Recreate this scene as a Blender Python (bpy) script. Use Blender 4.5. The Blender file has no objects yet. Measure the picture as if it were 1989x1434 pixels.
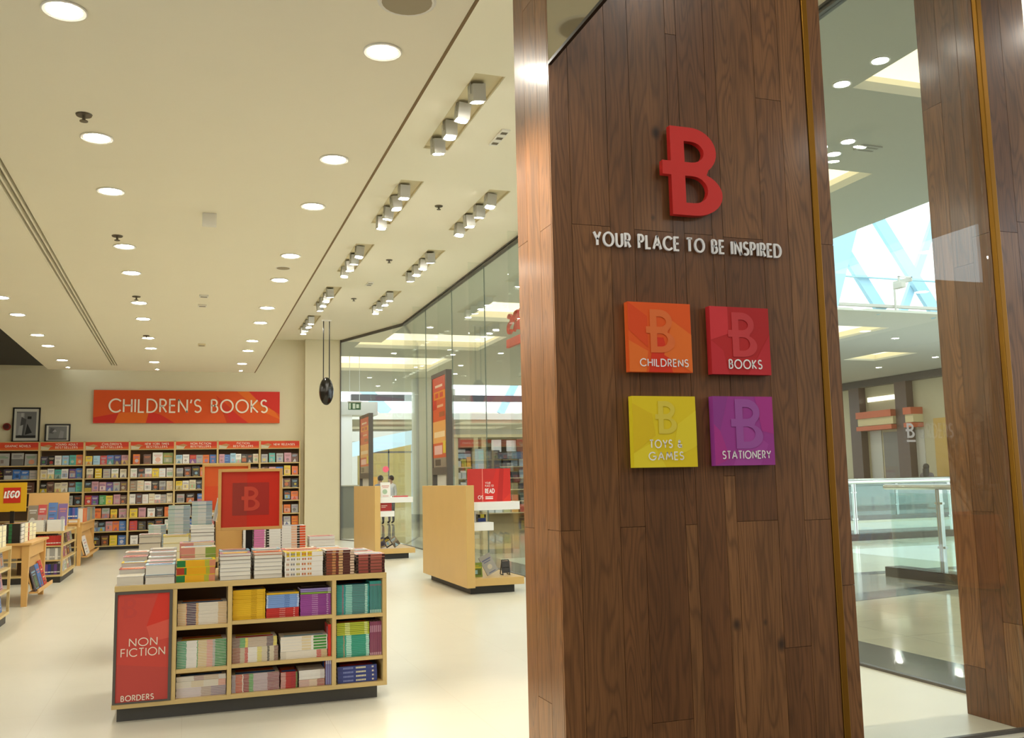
import bpy, math, random, zlib
from mathutils import Matrix, Vector
C = bpy.context.scene.collection
R = random.Random(7)
sc = bpy.context.scene
# ------------------------------------------------------------------ camera, world, exposure
cd = bpy.data.cameras.new('camera'); cam = bpy.data.objects.new('camera', cd); C.objects.link(cam)
cd.sensor_width = 36.0; cd.sensor_fit = 'HORIZONTAL'; cd.lens = 32.9526; cd.clip_start = 0.05; cd.clip_end = 400
cam.matrix_world = Matrix(((0.94518733, -0.01883680, -0.32598481, 0),
                           (-0.32585527, -0.11849283, -0.93796471, 0),
                           (-0.02095861, 0.99277622, -0.11813599, 1.5), (0, 0, 0, 1)))
sc.camera = cam
w = bpy.data.worlds.new('sky'); sc.world = w; w.use_nodes = True
w.node_tree.nodes['Background'].inputs[0].default_value = (0.86, 0.95, 1.0, 1)
w.node_tree.nodes['Background'].inputs[1].default_value = 1.75
sc.view_settings.view_transform = 'Standard'; sc.view_settings.look = 'None'
sc.view_settings.gamma = 1.0; sc.view_settings.use_curve_mapping = False
sc.view_settings.exposure = 0.85
sc.cycles.transparent_max_bounces = 32; sc.cycles.max_bounces = 9; sc.cycles.use_denoising = True
sc.cycles.sample_clamp_indirect = 8
DL_E, SP_E, MALL_E, FRONT_E, COVE_E = 75.0, 90.0, 200.0, 84.0, .7
WARM = (1.0, 0.90, 0.70)

# ------------------------------------------------------------------ helpers
def lin(c):
    if isinstance(c, str):
        c = tuple(int(c[i:i + 2], 16) / 255 for i in (0, 2, 4))
    return tuple((x / 12.92 if x <= .04045 else ((x + .055) / 1.055) ** 2.4) for x in c)

def mat(name, col, rough=.5, metal=0.0, spec=.5, emit=None, es=1.0, coat=0.0, vary=0.0, scale=8.0, bump=0.0):
    m = bpy.data.materials.new(name); m.use_nodes = True; nt = m.node_tree; b = nt.nodes['Principled BSDF']
    l = lin(col); b.inputs['Base Color'].default_value = (*l, 1); b.inputs['Roughness'].default_value = rough
    b.inputs['Metallic'].default_value = metal; b.inputs['Specular IOR Level'].default_value = spec
    b.inputs['Coat Weight'].default_value = coat
    if emit:
        b.inputs['Emission Color'].default_value = (*emit, 1); b.inputs['Emission Strength'].default_value = es
    if vary or bump:
        tc = nt.nodes.new('ShaderNodeTexCoord'); n = nt.nodes.new('ShaderNodeTexNoise')
        n.inputs['Scale'].default_value = scale; n.inputs['Detail'].default_value = 4
        nt.links.new(tc.outputs['Object'], n.inputs['Vector'])
        if vary:
            mx = nt.nodes.new('ShaderNodeMix'); mx.data_type = 'RGBA'
            mx.inputs[6].default_value = (*[x * (1 - vary) for x in l], 1); mx.inputs[7].default_value = (*[min(1, x * (1 + vary)) for x in l], 1)
            nt.links.new(n.outputs['Fac'], mx.inputs[0]); nt.links.new(mx.outputs[2], b.inputs['Base Color'])
        if bump:
            bp = nt.nodes.new('ShaderNodeBump'); bp.inputs['Strength'].default_value = bump; bp.inputs['Distance'].default_value = .01
            nt.links.new(n.outputs['Fac'], bp.inputs['Height']); nt.links.new(bp.outputs['Normal'], b.inputs['Normal'])
    return m

def mprint(name, rough=.45, spec=.4):
    m = bpy.data.materials.new(name); m.use_nodes = True; nt = m.node_tree; b = nt.nodes['Principled BSDF']
    a = nt.nodes.new('ShaderNodeAttribute'); a.attribute_name = 'Col'
    nt.links.new(a.outputs['Color'], b.inputs['Base Color'])
    b.inputs['Roughness'].default_value = rough; b.inputs['Specular IOR Level'].default_value = spec
    return m

def mglass(name, tint, base=.045, rough=0.0):
    m = bpy.data.materials.new(name); m.use_nodes = True; nt = m.node_tree
    for n in list(nt.nodes): nt.nodes.remove(n)
    out = nt.nodes.new('ShaderNodeOutputMaterial'); t = nt.nodes.new('ShaderNodeBsdfTransparent'); g = nt.nodes.new('ShaderNodeBsdfGlossy')
    t.inputs[0].default_value = (*tint, 1); g.inputs['Roughness'].default_value = rough; g.inputs[0].default_value = (.95, 1, .98, 1)
    lw = nt.nodes.new('ShaderNodeLayerWeight'); lw.inputs['Blend'].default_value = .5
    p = nt.nodes.new('ShaderNodeMath'); p.operation = 'POWER'; p.inputs[1].default_value = 5
    q = nt.nodes.new('ShaderNodeMath'); q.operation = 'MULTIPLY_ADD'; q.inputs[1].default_value = .8; q.inputs[2].default_value = base
    mx = nt.nodes.new('ShaderNodeMixShader')
    nt.links.new(lw.outputs['Facing'], p.inputs[0]); nt.links.new(p.outputs[0], q.inputs[0]); nt.links.new(q.outputs[0], mx.inputs[0])
    nt.links.new(t.outputs[0], mx.inputs[1]); nt.links.new(g.outputs[0], mx.inputs[2]); nt.links.new(mx.outputs[0], out.inputs[0])
    return m

class MB:
    def __init__(s): s.v = []; s.f = []; s.m = []; s.c = []
    def face(s, pts, m=0, c=None):
        i = len(s.v); s.v += [tuple(p) for p in pts]; s.f.append(tuple(range(i, i + len(pts)))); s.m.append(m); s.c.append(c)
    def box(s, x0, y0, z0, x1, y1, z1, m=0, c=None):
        if x0 > x1: x0, x1 = x1, x0
        if y0 > y1: y0, y1 = y1, y0
        if z0 > z1: z0, z1 = z1, z0
        i = len(s.v)
        s.v += [(x0, y0, z0), (x1, y0, z0), (x1, y1, z0), (x0, y1, z0), (x0, y0, z1), (x1, y0, z1), (x1, y1, z1), (x0, y1, z1)]
        for q in ((0, 3, 2, 1), (4, 5, 6, 7), (0, 1, 5, 4), (1, 2, 6, 5), (2, 3, 7, 6), (3, 0, 4, 7)):
            s.f.append(tuple(i + k for k in q)); s.m.append(m); s.c.append(c)
        return s
    def cyl(s, x, y, z0, z1, r, n=20, m=0, c=None, r1=None, axis='z'):
        r1 = r if r1 is None else r1; i = len(s.v)
        for zz, rr in ((z0, r), (z1, r1)):
            for k in range(n):
                a = 2 * math.pi * k / n; p = (x + rr * math.cos(a), y + rr * math.sin(a), zz)
                if axis == 'y': p = (p[0], p[2], p[1])
                if axis == 'x': p = (p[2], p[0], p[1])
                s.v.append(p)
        fl = (axis == 'y')
        for k in range(n):
            q = (i + k, i + (k + 1) % n, i + n + (k + 1) % n, i + n + k)
            s.f.append(q[::-1] if fl else q); s.m.append(m); s.c.append(c)
        a = tuple(range(i, i + n)); b = tuple(range(i + n, i + 2 * n))
        s.f.append(a if fl else a[::-1]); s.f.append(b[::-1] if fl else b); s.m += [m, m]; s.c += [c, c]
        return s
    def lathe(s, prof, x, y, n=24, m=0, c=None):
        i = len(s.v)
        for r, z in prof:
            for k in range(n):
                a = 2 * math.pi * k / n; s.v.append((x + r * math.cos(a), y + r * math.sin(a), z))
        for j in range(len(prof) - 1):
            for k in range(n):
                s.f.append((i + j * n + k, i + j * n + (k + 1) % n, i + (j + 1) * n + (k + 1) % n, i + (j + 1) * n + k)); s.m.append(m); s.c.append(c)
        return s
    def bar(s, p, q, r, n=8, m=0, c=None):
        p, q = Vector(p), Vector(q); d = (q - p).normalized(); u = d.orthogonal().normalized(); v = d.cross(u); i = len(s.v)
        for b in (p, q):
            for k in range(n):
                a = 2 * math.pi * k / n; s.v.append(tuple(b + u * r * math.cos(a) + v * r * math.sin(a)))
        for k in range(n):
            s.f.append((i + k, i + (k + 1) % n, i + n + (k + 1) % n, i + n + k)); s.m.append(m); s.c.append(c)
        s.f += [tuple(range(i, i + n))[::-1], tuple(range(i + n, i + 2 * n))]; s.m += [m, m]; s.c += [c, c]
        return s
    def obox(s, p, q, wd, dp, up=(0, 1, 0), m=0, c=None):   # a squared bar from p to q
        p, q = Vector(p), Vector(q); d = (q - p).normalized(); u = Vector(up); a = d.cross(u).normalized() * wd / 2; b = u.normalized() * dp / 2
        P = [p - a - b, p + a - b, p + a + b, p - a + b, q - a - b, q + a - b, q + a + b, q - a + b]; i = len(s.v); s.v += [tuple(x) for x in P]
        for k in ((0, 3, 2, 1), (4, 5, 6, 7), (0, 1, 5, 4), (1, 2, 6, 5), (2, 3, 7, 6), (3, 0, 4, 7)):
            s.f.append(tuple(i + j for j in k)); s.m.append(m); s.c.append(c)
        return s
    def mesh(s, name, mats):
        me = bpy.data.meshes.new(name); me.from_pydata(s.v, [], s.f)
        for x in (mats if isinstance(mats, (list, tuple)) else [mats]): me.materials.append(x)
        me.polygons.foreach_set('material_index', s.m)
        if any(c is not None for c in s.c):
            a = me.color_attributes.new('Col', 'FLOAT_COLOR', 'CORNER'); d = []
            for f, c in zip(s.f, s.c):
                cc = (*(c if c is not None else (.5, .5, .5)), 1.0); d += list(cc) * len(f)
            a.data.foreach_set('color', d)
        me.update(); return me
    def build(s, name, mats, parent=None, loc=(0, 0, 0), rz=0.0, bevel=0.0, rot=None, smooth=False):
        o = bpy.data.objects.new(name, s.mesh(name, mats)); C.objects.link(o); o.location = loc
        o.rotation_euler = rot if rot else (0, 0, rz)
        if parent: o.parent = parent
        if smooth: o.data.polygons.foreach_set('use_smooth', [True] * len(o.data.polygons))
        if bevel:
            b = o.modifiers.new('edge', 'BEVEL'); b.width = bevel; b.segments = 2; b.limit_method = 'ANGLE'
        return o

def empty(name, loc=(0, 0, 0), rz=0.0):
    o = bpy.data.objects.new(name, None); C.objects.link(o); o.location = loc; o.rotation_euler = (0, 0, rz); o.empty_display_size = .1; return o
def tag(o, label=None, cat=None, group=None, kind=None):
    if label: o['label'] = label
    if cat: o['category'] = cat
    if group: o['group'] = group
    if kind: o['kind'] = kind
    return o
def thing(name, label, cat, loc=(0, 0, 0), rz=0.0, group=None): return tag(empty(name, loc, rz), label, cat, group)
def struct(o): o['kind'] = 'structure'; return o
def boxes(name, m, lst, parent=None, **k):
    b = MB()
    for t in lst: b.box(*t)
    return b.build(name, m, parent, **k)
ORD = ['first', 'second', 'third', 'fourth', 'fifth', 'sixth', 'seventh', 'eighth', 'ninth', 'tenth']

# ------------------------------------------------------------------ geometric lettering (strokes with round bowls)
def arc(cx, cy, rx, a0, a1, ry=None, n=14):
    ry = rx if ry is None else ry
    return [(cx + rx * math.cos(math.radians(a0 + (a1 - a0) * i / n)), cy + ry * math.sin(math.radians(a0 + (a1 - a0) * i / n))) for i in range(n + 1)]
G = {
 'A': (.8, [[(0, 0), (.4, 1), (.8, 0)], [(.15, .33), (.65, .33)]]),
 'B': (.5, [[(0, 0), (0, 1)], [(0, 1), (.2, 1)] + arc(.2, .765, .235, 90, -90)[1:] + [(0, .53)], [(.2, .53)] + arc(.23, .265, .265, 90, -90)[1:] + [(0, 0)]]),
 'C': (.84, [arc(.5, .5, .5, 42, 318, n=22)]),
 'D': (.74, [[(0, 0), (0, 1), (.24, 1)] + arc(.24, .5, .5, 90, -90, n=18)[1:] + [(0, 0)]]),
 'E': (.45, [[(.45, 1), (0, 1), (0, 0), (.45, 0)], [(0, .52), (.42, .52)]]),
 'F': (.44, [[(.44, 1), (0, 1), (0, 0)], [(0, .52), (.41, .52)]]),
 'G': (.98, [arc(.5, .5, .5, 42, 356, n=24) + [(.98, .46), (.55, .46)]]),
 'H': (.62, [[(0, 0), (0, 1)], [(.62, 0), (.62, 1)], [(0, .52), (.62, .52)]]),
 'I': (.0, [[(0, 0), (0, 1)]]),
 'K': (.56, [[(0, 0), (0, 1)], [(.52, 1), (.04, .5), (.56, 0)]]),
 'L': (.42, [[(0, 1), (0, 0), (.42, 0)]]),
 'M': (.9, [[(0, 0), (.16, 1), (.45, .25), (.74, 1), (.9, 0)]]),
 'N': (.68, [[(0, 0), (0, 1), (.68, 0), (.68, 1)]]),
 'O': (1.0, [arc(.5, .5, .5, 0, 360, n=28)]),
 'P': (.46, [[(0, 0), (0, 1), (.2, 1)] + arc(.2, .74, .26, 90, -90)[1:] + [(0, .48)]]),
 'R': (.5, [[(0, 0), (0, 1), (.2, 1)] + arc(.2, .74, .26, 90, -90)[1:] + [(0, .48)], [(.18, .48), (.5, 0)]]),
 'S': (.5, [arc(.25, .755, .23, 30, 270, ry=.245) + arc(.25, .26, .26, 90, -145, ry=.25)[1:]]),
 'T': (.54, [[(0, 1), (.54, 1)], [(.27, 1), (.27, 0)]]),
 'U': (.6, [[(0, 1), (0, .3)] + arc(.3, .3, .3, 180, 360)[1:] + [(.6, 1)]]),
 'V': (.74, [[(0, 1), (.37, 0), (.74, 1)]]),
 'W': (1.1, [[(0, 1), (.27, 0), (.55, .95), (.83, 0), (1.1, 1)]]),
 'X': (.6, [[(0, 0), (.6, 1)], [(0, 1), (.6, 0)]]),
 'Y': (.66, [[(0, 1), (.33, .45), (.66, 1)], [(.33, .45), (.33, 0)]]),
 'Z': (.56, [[(0, 1), (.56, 1), (0, 0), (.56, 0)]]),
 "'": (.06, [[(.08, 1), (.0, .72)]]),
 '&': (.68, [[(.68, 0), (.22, .6), (.16, .78), (.28, .97), (.43, .82), (.36, .62), (.1, .38), (.05, .2), (.2, .02), (.4, .03), (.58, .2), (.66, .42)]]),
}
def ribbon(mb, pts, th, T, d, m=0, c=None, bury=.002):
    for i in range(1, len(pts) - 1):          # break the stroke at sharp points
        a, b, e = pts[i - 1], pts[i], pts[i + 1]; ux, uy, vx, vy = b[0] - a[0], b[1] - a[1], e[0] - b[0], e[1] - b[1]
        if ux * vx + uy * vy < -.2 * math.hypot(ux, uy) * math.hypot(vx, vy):
            l, k = math.hypot(ux, uy), math.hypot(vx, vy); q = .18 * th
            ribbon(mb, pts[:i] + [(b[0] + ux / l * q, b[1] + uy / l * q)], th, T, d, m, c, bury)
            return ribbon(mb, [(b[0] - vx / k * q, b[1] - vy / k * q)] + pts[i + 1:], th, T, d, m, c, bury)
    n = len(pts); L = []; closed = math.dist(pts[0], pts[-1]) < 1e-6 and n > 8
    for i in range(n):
        def nrm(a, b):
            dx, dy = b[0] - a[0], b[1] - a[1]; l = math.hypot(dx, dy) or 1; return (-dy / l, dx / l)
        ns = []
        if i > 0: ns.append(nrm(pts[i - 1], pts[i]))
        elif closed: ns.append(nrm(pts[-2], pts[-1]))
        if i < n - 1: ns.append(nrm(pts[i], pts[i + 1]))
        elif closed: ns.append(nrm(pts[0], pts[1]))
        nx = sum(a[0] for a in ns) / len(ns); ny = sum(a[1] for a in ns) / len(ns); k = nx * nx + ny * ny
        s = min(1 / max(k, .09), 3.2); L.append((nx * s * th / 2, ny * s * th / 2))
    for i in range(n - 1):
        a, b, u, v = pts[i], pts[i + 1], L[i], L[i + 1]
        q = [(a[0] - u[0], a[1] - u[1]), (b[0] - v[0], b[1] - v[1]), (b[0] + v[0], b[1] + v[1]), (a[0] + u[0], a[1] + u[1])]
        F = [T(x, y, d) for x, y in q]; B = [T(x, y, -bury) for x, y in q]
        mb.face(F, m, c)
        if d > .0015:
            for j in range(4):
                if j == 1 and (i < n - 2 or closed): continue
                if j == 3 and (i > 0 or closed): continue
                k = (j + 1) % 4; mb.face([B[j], B[k], F[k], F[j]], m, c)
def twidth(s, gap=.2, space=.62):
    w = 0
    for ch in s: w += space if ch == ' ' else G[ch][0] + gap
    return w - gap
def text(mb, s, O, U, h, width=None, th=.13, d=.001, m=0, c=None, align='c', gap=.2, N=None, shear=0.0, letters=None):
    """writing on a wall: baseline at O, running along U, up is z, standing off along N"""
    gap = gap * .75 + th; U = Vector(U).normalized(); N = Vector(N) if N else Vector((U.y, -U.x, 0)); O = Vector(O); W = twidth(s, gap)
    sx = (width / W) if width else h; x = {'c': -W / 2, 'l': 0, 'r': -W}[align]
    for ch in s:
        if ch == ' ': x += .62; continue
        wd, st = G[ch]; tgt = mb
        if letters is not None: tgt = MB(); letters.append(tgt)
        for p in st:
            P = [((x + a) * sx / h, b) for a, b in p]
            T = lambda a, b, e: tuple(O + U * ((a + shear * b) * h) + Vector((0, 0, b * h)) + N * e)
            ribbon(tgt, P, th, T, d, m, c)
        x += wd + gap
def b_outline(W, H):
    """the crossed B: outer line and two counters, in units of its height"""
    k = .58 / .5
    o = [(0, 0), (.27, 0)] + arc(.27, .25, .36, -90, 62, ry=.25, n=14)[1:] + arc(.25, .73, .32, -48, 90, ry=.27, n=14) + [(0, 1), (0, .6), (-.105, .6), (-.105, .445), (0, .445)]
    u = [(.17, .6), (.17, .84)] + arc(.25, .72, .165, 90, -90, ry=.12, n=10)
    l = [(.17, .14), (.17, .445)] + arc(.27, .2925, .18, 90, -90, ry=.1525, n=10)
    return [[(a * H, b * H) for a, b in p] for p in (o, u, l)]
def logo(name, m, H, ext, parent=None, loc=(0, 0, 0), nub=True):
    cu = bpy.data.curves.new(name, 'CURVE'); cu.dimensions = '2D'; cu.fill_mode = 'BOTH'; cu.extrude = ext / 2
    for p in b_outline(1, H):
        s = cu.splines.new('POLY'); s.points.add(len(p) - 1); s.use_cyclic_u = True
        for i, (a, b) in enumerate(p): s.points[i].co = (a, b, 0, 1)
    t = bpy.data.objects.new('tmp', cu); C.objects.link(t); dg = bpy.context.evaluated_depsgraph_get()
    me = bpy.data.meshes.new_from_object(t.evaluated_get(dg)); bpy.data.objects.remove(t); bpy.data.curves.remove(cu)
    me.transform(Matrix(((1, 0, 0, 0), (0, 0, -1, -ext / 2), (0, 1, 0, 0), (0, 0, 0, 1)))); me.name = name
    me.materials.clear(); me.materials.append(m); me.polygons.foreach_set('material_index', [0] * len(me.polygons)); me.update()
    o = bpy.data.objects.new(name, me); C.objects.link(o); o.location = loc
    if parent: o.parent = parent
    return o

# ------------------------------------------------------------------ materials
PRINT = mprint('printed_paper'); PAINT = mprint('matt_paint', .6, .3); GLOSSP = mprint('gloss_print', .25, .5)
CREAMW = mat('cream_wall', 'd9cfae', .7, vary=.03, scale=2, bump=.03)
CEIL = mat('cream_ceiling', 'f3edd8', .75, vary=.015, scale=1.5)
CEILD = mat('dark_ceiling', '3a3836', .8)
MAPLE = mat('maple_laminate', 'd3ae6c', .38, vary=.05, scale=3)
MAPLE2 = mat('pale_oak', 'cfb377', .4, vary=.06, scale=5)
BEECH = mat('beech', 'd2a35f', .42, vary=.06, scale=4)
BLACK = mat('black_plinth', '2e2c29', .5)
PLINTH = mat('grey_plinth', '4a4844', .5)
BLACKM = mat('black_metal', '141210', .35, spec=.5)
DARKBACK = mat('brown_back_panel', '5a4128', .6)
GREYF = mat('grey_frame', '55504a', .4, spec=.5)
STEEL = mat('brushed_steel', 'c9ccc8', .28, 1.0, vary=.03, scale=30)
WHITE = mat('white_laminate', 'f1f1ee', .35)
WHITEL = mat('white_letter', 'f7f4ee', .4)
OFFW = mat('off_white_letter', 'efe3cf', .5)
REDB = mat('red_acrylic', 'd92d26', .38, spec=.5)
BRASS = mat('brass_strip', '96691c', .42, .8)
GREYW = mat('mall_plaster', 'b9b7ac', .7, vary=.02, scale=1)
MALLC = mat('mall_ceiling', 'bdbdb0', .75, vary=.015, scale=1)
LAMP = mat('lamp_diffuser', 'ffffff', .5, emit=(1.0, .945, .82), es=DL_E)
LAMPS = mat('spot_lens', 'ffffff', .5, emit=(1.0, .95, .86), es=SP_E)
LAMPM = mat('mall_lamp', 'ffffff', .5, emit=(1.0, .96, .88), es=MALL_E)
LAMPF = mat('added_lamp_front', 'ffffff', .5, emit=(1.0, .93, .82), es=FRONT_E)
COVE = mat('cove_panel', 'fff4d6', .6, emit=(1.0, .92, .72), es=COVE_E)
TRIMW = mat('white_trim', 'e9e6dc', .4)
SILVER = mat('silver_housing', 'c2c1b8', .45, .3)
GLASS = mglass('window_glass', (.965, .98, .972), .03)
GLASSF = mglass('front_glass', (.965, .98, .965), .04)
GLASSR = mglass('rail_glass', (.86, .94, .92), .05)
MIRROR = mat('tinted_mirror', 'b0ab98', .06, .9)
DARKW = mat('dark_timber', '4a332a', .45)
BEAM = mat('pale_blue_steel', 'a3d0e6', .6)

def mwood(name, ca, cb, cc, rough=.42):
    m = bpy.data.materials.new(name); m.use_nodes = True; nt = m.node_tree; b = nt.nodes['Principled BSDF']; N = nt.nodes.new; L = nt.links.new
    tc = N('ShaderNodeTexCoord'); at = N('ShaderNodeAttribute'); at.attribute_name = 'Col'
    sp = N('ShaderNodeSeparateColor'); L(at.outputs['Color'], sp.inputs[0])
    cmb = N('ShaderNodeCombineXYZ'); k = N('ShaderNodeMath'); k.operation = 'MULTIPLY'; k.inputs[1].default_value = 37.0
    L(sp.outputs[0], k.inputs[0]); L(k.outputs[0], cmb.inputs[0]); L(k.outputs[0], cmb.inputs[2])
    def mapped(scl):
        mp = N('ShaderNodeMapping'); mp.inputs['Scale'].default_value = scl; ad = N('ShaderNodeVectorMath'); ad.operation = 'ADD'
        L(tc.outputs['Object'], mp.inputs['Vector']); L(mp.outputs[0], ad.inputs[0]); L(cmb.outputs[0], ad.inputs[1]); return ad.outputs[0]
    n1 = N('ShaderNodeTexNoise'); n1.inputs['Scale'].default_value = 1.0; n1.inputs['Detail'].default_value = 1.5; n1.inputs['Distortion'].default_value = .35
    L(mapped((7.0, 7.0, .85)), n1.inputs['Vector'])
    ml = N('ShaderNodeMath'); ml.operation = 'MULTIPLY'; ml.inputs[1].default_value = 95.0; L(n1.outputs['Fac'], ml.inputs[0])
    sn = N('ShaderNodeMath'); sn.operation = 'SINE'; L(ml.outputs[0], sn.inputs[0])
    r1 = N('ShaderNodeMapRange'); r1.inputs[1].default_value = -1.0; r1.inputs[2].default_value = 1.0; L(sn.outputs[0], r1.inputs[0])
    n2 = N('ShaderNodeTexNoise'); n2.inputs['Scale'].default_value = 1.0; n2.inputs['Detail'].default_value = 3; L(mapped((130, 130, 4)), n2.inputs['Vector'])
    n3 = N('ShaderNodeTexNoise'); n3.inputs['Scale'].default_value = 1.0; n3.inputs['Detail'].default_value = 2; L(mapped((5, 5, .7)), n3.inputs['Vector'])
    def mix(a, c2, f):
        mx = N('ShaderNodeMix'); mx.data_type = 'RGBA'
        for i, x in ((6, a), (7, c2)):
            if isinstance(x, tuple): mx.inputs[i].default_value = (*x, 1)
            else: L(x, mx.inputs[i])
        if isinstance(f, float): mx.inputs[0].default_value = f
        else: L(f, mx.inputs[0])
        return mx.outputs[2]
    base = mix(lin(ca), lin(cb), sp.outputs[1])
    pw = N('ShaderNodeMath'); pw.operation = 'POWER'; pw.inputs[1].default_value = 3.0; L(r1.outputs[0], pw.inputs[0])
    fx = N('ShaderNodeMath'); fx.operation = 'MULTIPLY'; fx.inputs[1].default_value = .42; L(pw.outputs[0], fx.inputs[0])
    c1 = mix(base, lin(cc), fx.outputs[0])
    f2 = N('ShaderNodeMapRange'); f2.inputs[1].default_value = .45; f2.inputs[2].default_value = .75; f2.inputs[4].default_value = .55; L(n2.outputs['Fac'], f2.inputs[0])
    c2 = mix(c1, lin(cc), f2.outputs[0])
    f3 = N('ShaderNodeMapRange'); f3.inputs[1].default_value = .4; f3.inputs[2].default_value = .7; f3.inputs[4].default_value = .35; L(n3.outputs['Fac'], f3.inputs[0])
    c3 = mix(c2, lin(cc), f3.outputs[0])
    last = c3
    for kx, kz, kr in ((2.335, 3.33, .03), (2.687, .74, .026), (2.30, 2.86, .016), (2.95, .62, .03), (2.86, .74, .016)):
        mp = N('ShaderNodeVectorMath'); mp.operation = 'SUBTRACT'; mp.inputs[1].default_value = (kx, 4.29, kz); L(tc.outputs['Object'], mp.inputs[0])
        sc_ = N('ShaderNodeVectorMath'); sc_.operation = 'MULTIPLY'; sc_.inputs[1].default_value = (1, 1, .7); L(mp.outputs[0], sc_.inputs[0])
        ln = N('ShaderNodeVectorMath'); ln.operation = 'LENGTH'; L(sc_.outputs[0], ln.inputs[0])
        mr = N('ShaderNodeMapRange'); mr.interpolation_type = 'SMOOTHSTEP'; mr.inputs[1].default_value = kr * 1.3; mr.inputs[2].default_value = kr * .3; mr.inputs[4].default_value = .85
        L(ln.outputs['Value'], mr.inputs[0]); last = mix(last, (.012, .007, .004), mr.outputs[0])
    L(last, b.inputs['Base Color']); b.inputs['Roughness'].default_value = rough; b.inputs['Specular IOR Level'].default_value = .45
    b.inputs['Coat Weight'].default_value = .35; b.inputs['Coat Roughness'].default_value = .18
    bp = N('ShaderNodeBump'); bp.inputs['Strength'].default_value = .12; bp.inputs['Distance'].default_value = .002; L(n2.outputs['Fac'], bp.inputs['Height']); L(bp.outputs[0], b.inputs['Normal'])
    return m
WOOD = mwood('oak_planks', '98683c', '754a27', '40260f')

def mfloor(name, col, tile, grout, rough, var=.03, strips=None):
    """stone tiles in a grid, with optional dark strips laid in the floor"""
    m = bpy.data.materials.new(name); m.use_nodes = True; nt = m.node_tree; b = nt.nodes['Principled BSDF']; N = nt.nodes.new; L = nt.links.new
    tc = N('ShaderNodeTexCoord'); br = N('ShaderNodeTexBrick'); br.offset = 0.0
    l = lin(col); br.inputs['Color1'].default_value = (*l, 1); br.inputs['Color2'].default_value = (*[x * (1 - var) for x in l], 1); br.inputs['Mortar'].default_value = (*lin(grout), 1)
    br.inputs['Scale'].default_value = 1.0; br.inputs['Mortar Size'].default_value = .0022; br.inputs['Brick Width'].default_value = tile; br.inputs['Row Height'].default_value = tile
    L(tc.outputs['Object'], br.inputs['Vector'])
    n = N('ShaderNodeTexNoise'); n.inputs['Scale'].default_value = 1.6; n.inputs['Detail'].default_value = 6; L(tc.outputs['Object'], n.inputs['Vector'])
    mx = N('ShaderNodeMix'); mx.data_type = 'RGBA'; mx.blend_type = 'MULTIPLY'; mx.inputs[0].default_value = .5
    rp = N('ShaderNodeMapRange'); rp.inputs[1].default_value = .3; rp.inputs[2].default_value = .7; rp.inputs[3].default_value = 1 - 4 * var; rp.inputs[4].default_value = 1.0
    L(n.outputs['Fac'], rp.inputs[0]); L(br.outputs['Color'], mx.inputs[6]); L(rp.outputs[0], mx.inputs[7])
    L(mx.outputs[2], b.inputs['Base Color']); b.inputs['Roughness'].default_value = rough; b.inputs['Specular IOR Level'].default_value = .5
    return m
FLOOR = mfloor('cream_floor_tile', 'dcd8c6', 0.9, 'd2ccb8', .28, .02)
MFLOOR = mfloor('beige_marble', 'bdb59a', 0.9, '8f8973', .08, .06)
MDARK = mfloor('dark_marble', '4b4b4c', 0.9, '3a3a3a', .08, .06)
MPALE = mfloor('pale_marble', 'd6dcc2', 1.2, '9aa093', .1, .03)

def slab(name, m, xs, ys, holes, z0, z1, parent=None):
    """a ceiling with rectangular openings, welded"""
    X = sorted(set([xs[0], xs[1]] + [h[0] for h in holes] + [h[1] for h in holes])); Y = sorted(set([ys[0], ys[1]] + [h[2] for h in holes] + [h[3] for h in holes]))
    solid = lambda i, j: 0 <= i < len(X) - 1 and 0 <= j < len(Y) - 1 and not any(h[0] - 1e-6 <= X[i] and X[i + 1] <= h[1] + 1e-6 and h[2] - 1e-6 <= Y[j] and Y[j + 1] <= h[3] + 1e-6 for h in holes)
    V = [(x, y, z) for z in (z0, z1) for y in Y for x in X]; nx, ny = len(X), len(Y); ix = lambda i, j, k: k * nx * ny + j * nx + i; F = []
    for i in range(nx - 1):
        for j in range(ny - 1):
            if not solid(i, j): continue
            F += [(ix(i, j, 0), ix(i, j + 1, 0), ix(i + 1, j + 1, 0), ix(i + 1, j, 0)), (ix(i, j, 1), ix(i + 1, j, 1), ix(i + 1, j + 1, 1), ix(i, j + 1, 1))]
            for di, dj, a, b in ((-1, 0, (i, j + 1), (i, j)), (1, 0, (i + 1, j), (i + 1, j + 1)), (0, -1, (i, j), (i + 1, j)), (0, 1, (i + 1, j + 1), (i, j + 1))):
                if not solid(i + di, j + dj): F.append((ix(*a, 0), ix(*b, 0), ix(*b, 1), ix(*a, 1)))
    used = sorted({v for f in F for v in f}); mp = {v: i for i, v in enumerate(used)}
    me = bpy.data.meshes.new(name); me.from_pydata([V[v] for v in used], [], [tuple(mp[v] for v in f) for f in F]); me.materials.append(m); me.update()
    o = bpy.data.objects.new(name, me); C.objects.link(o); o['kind'] = 'structure'
    if parent: o.parent = parent
    return o

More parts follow.
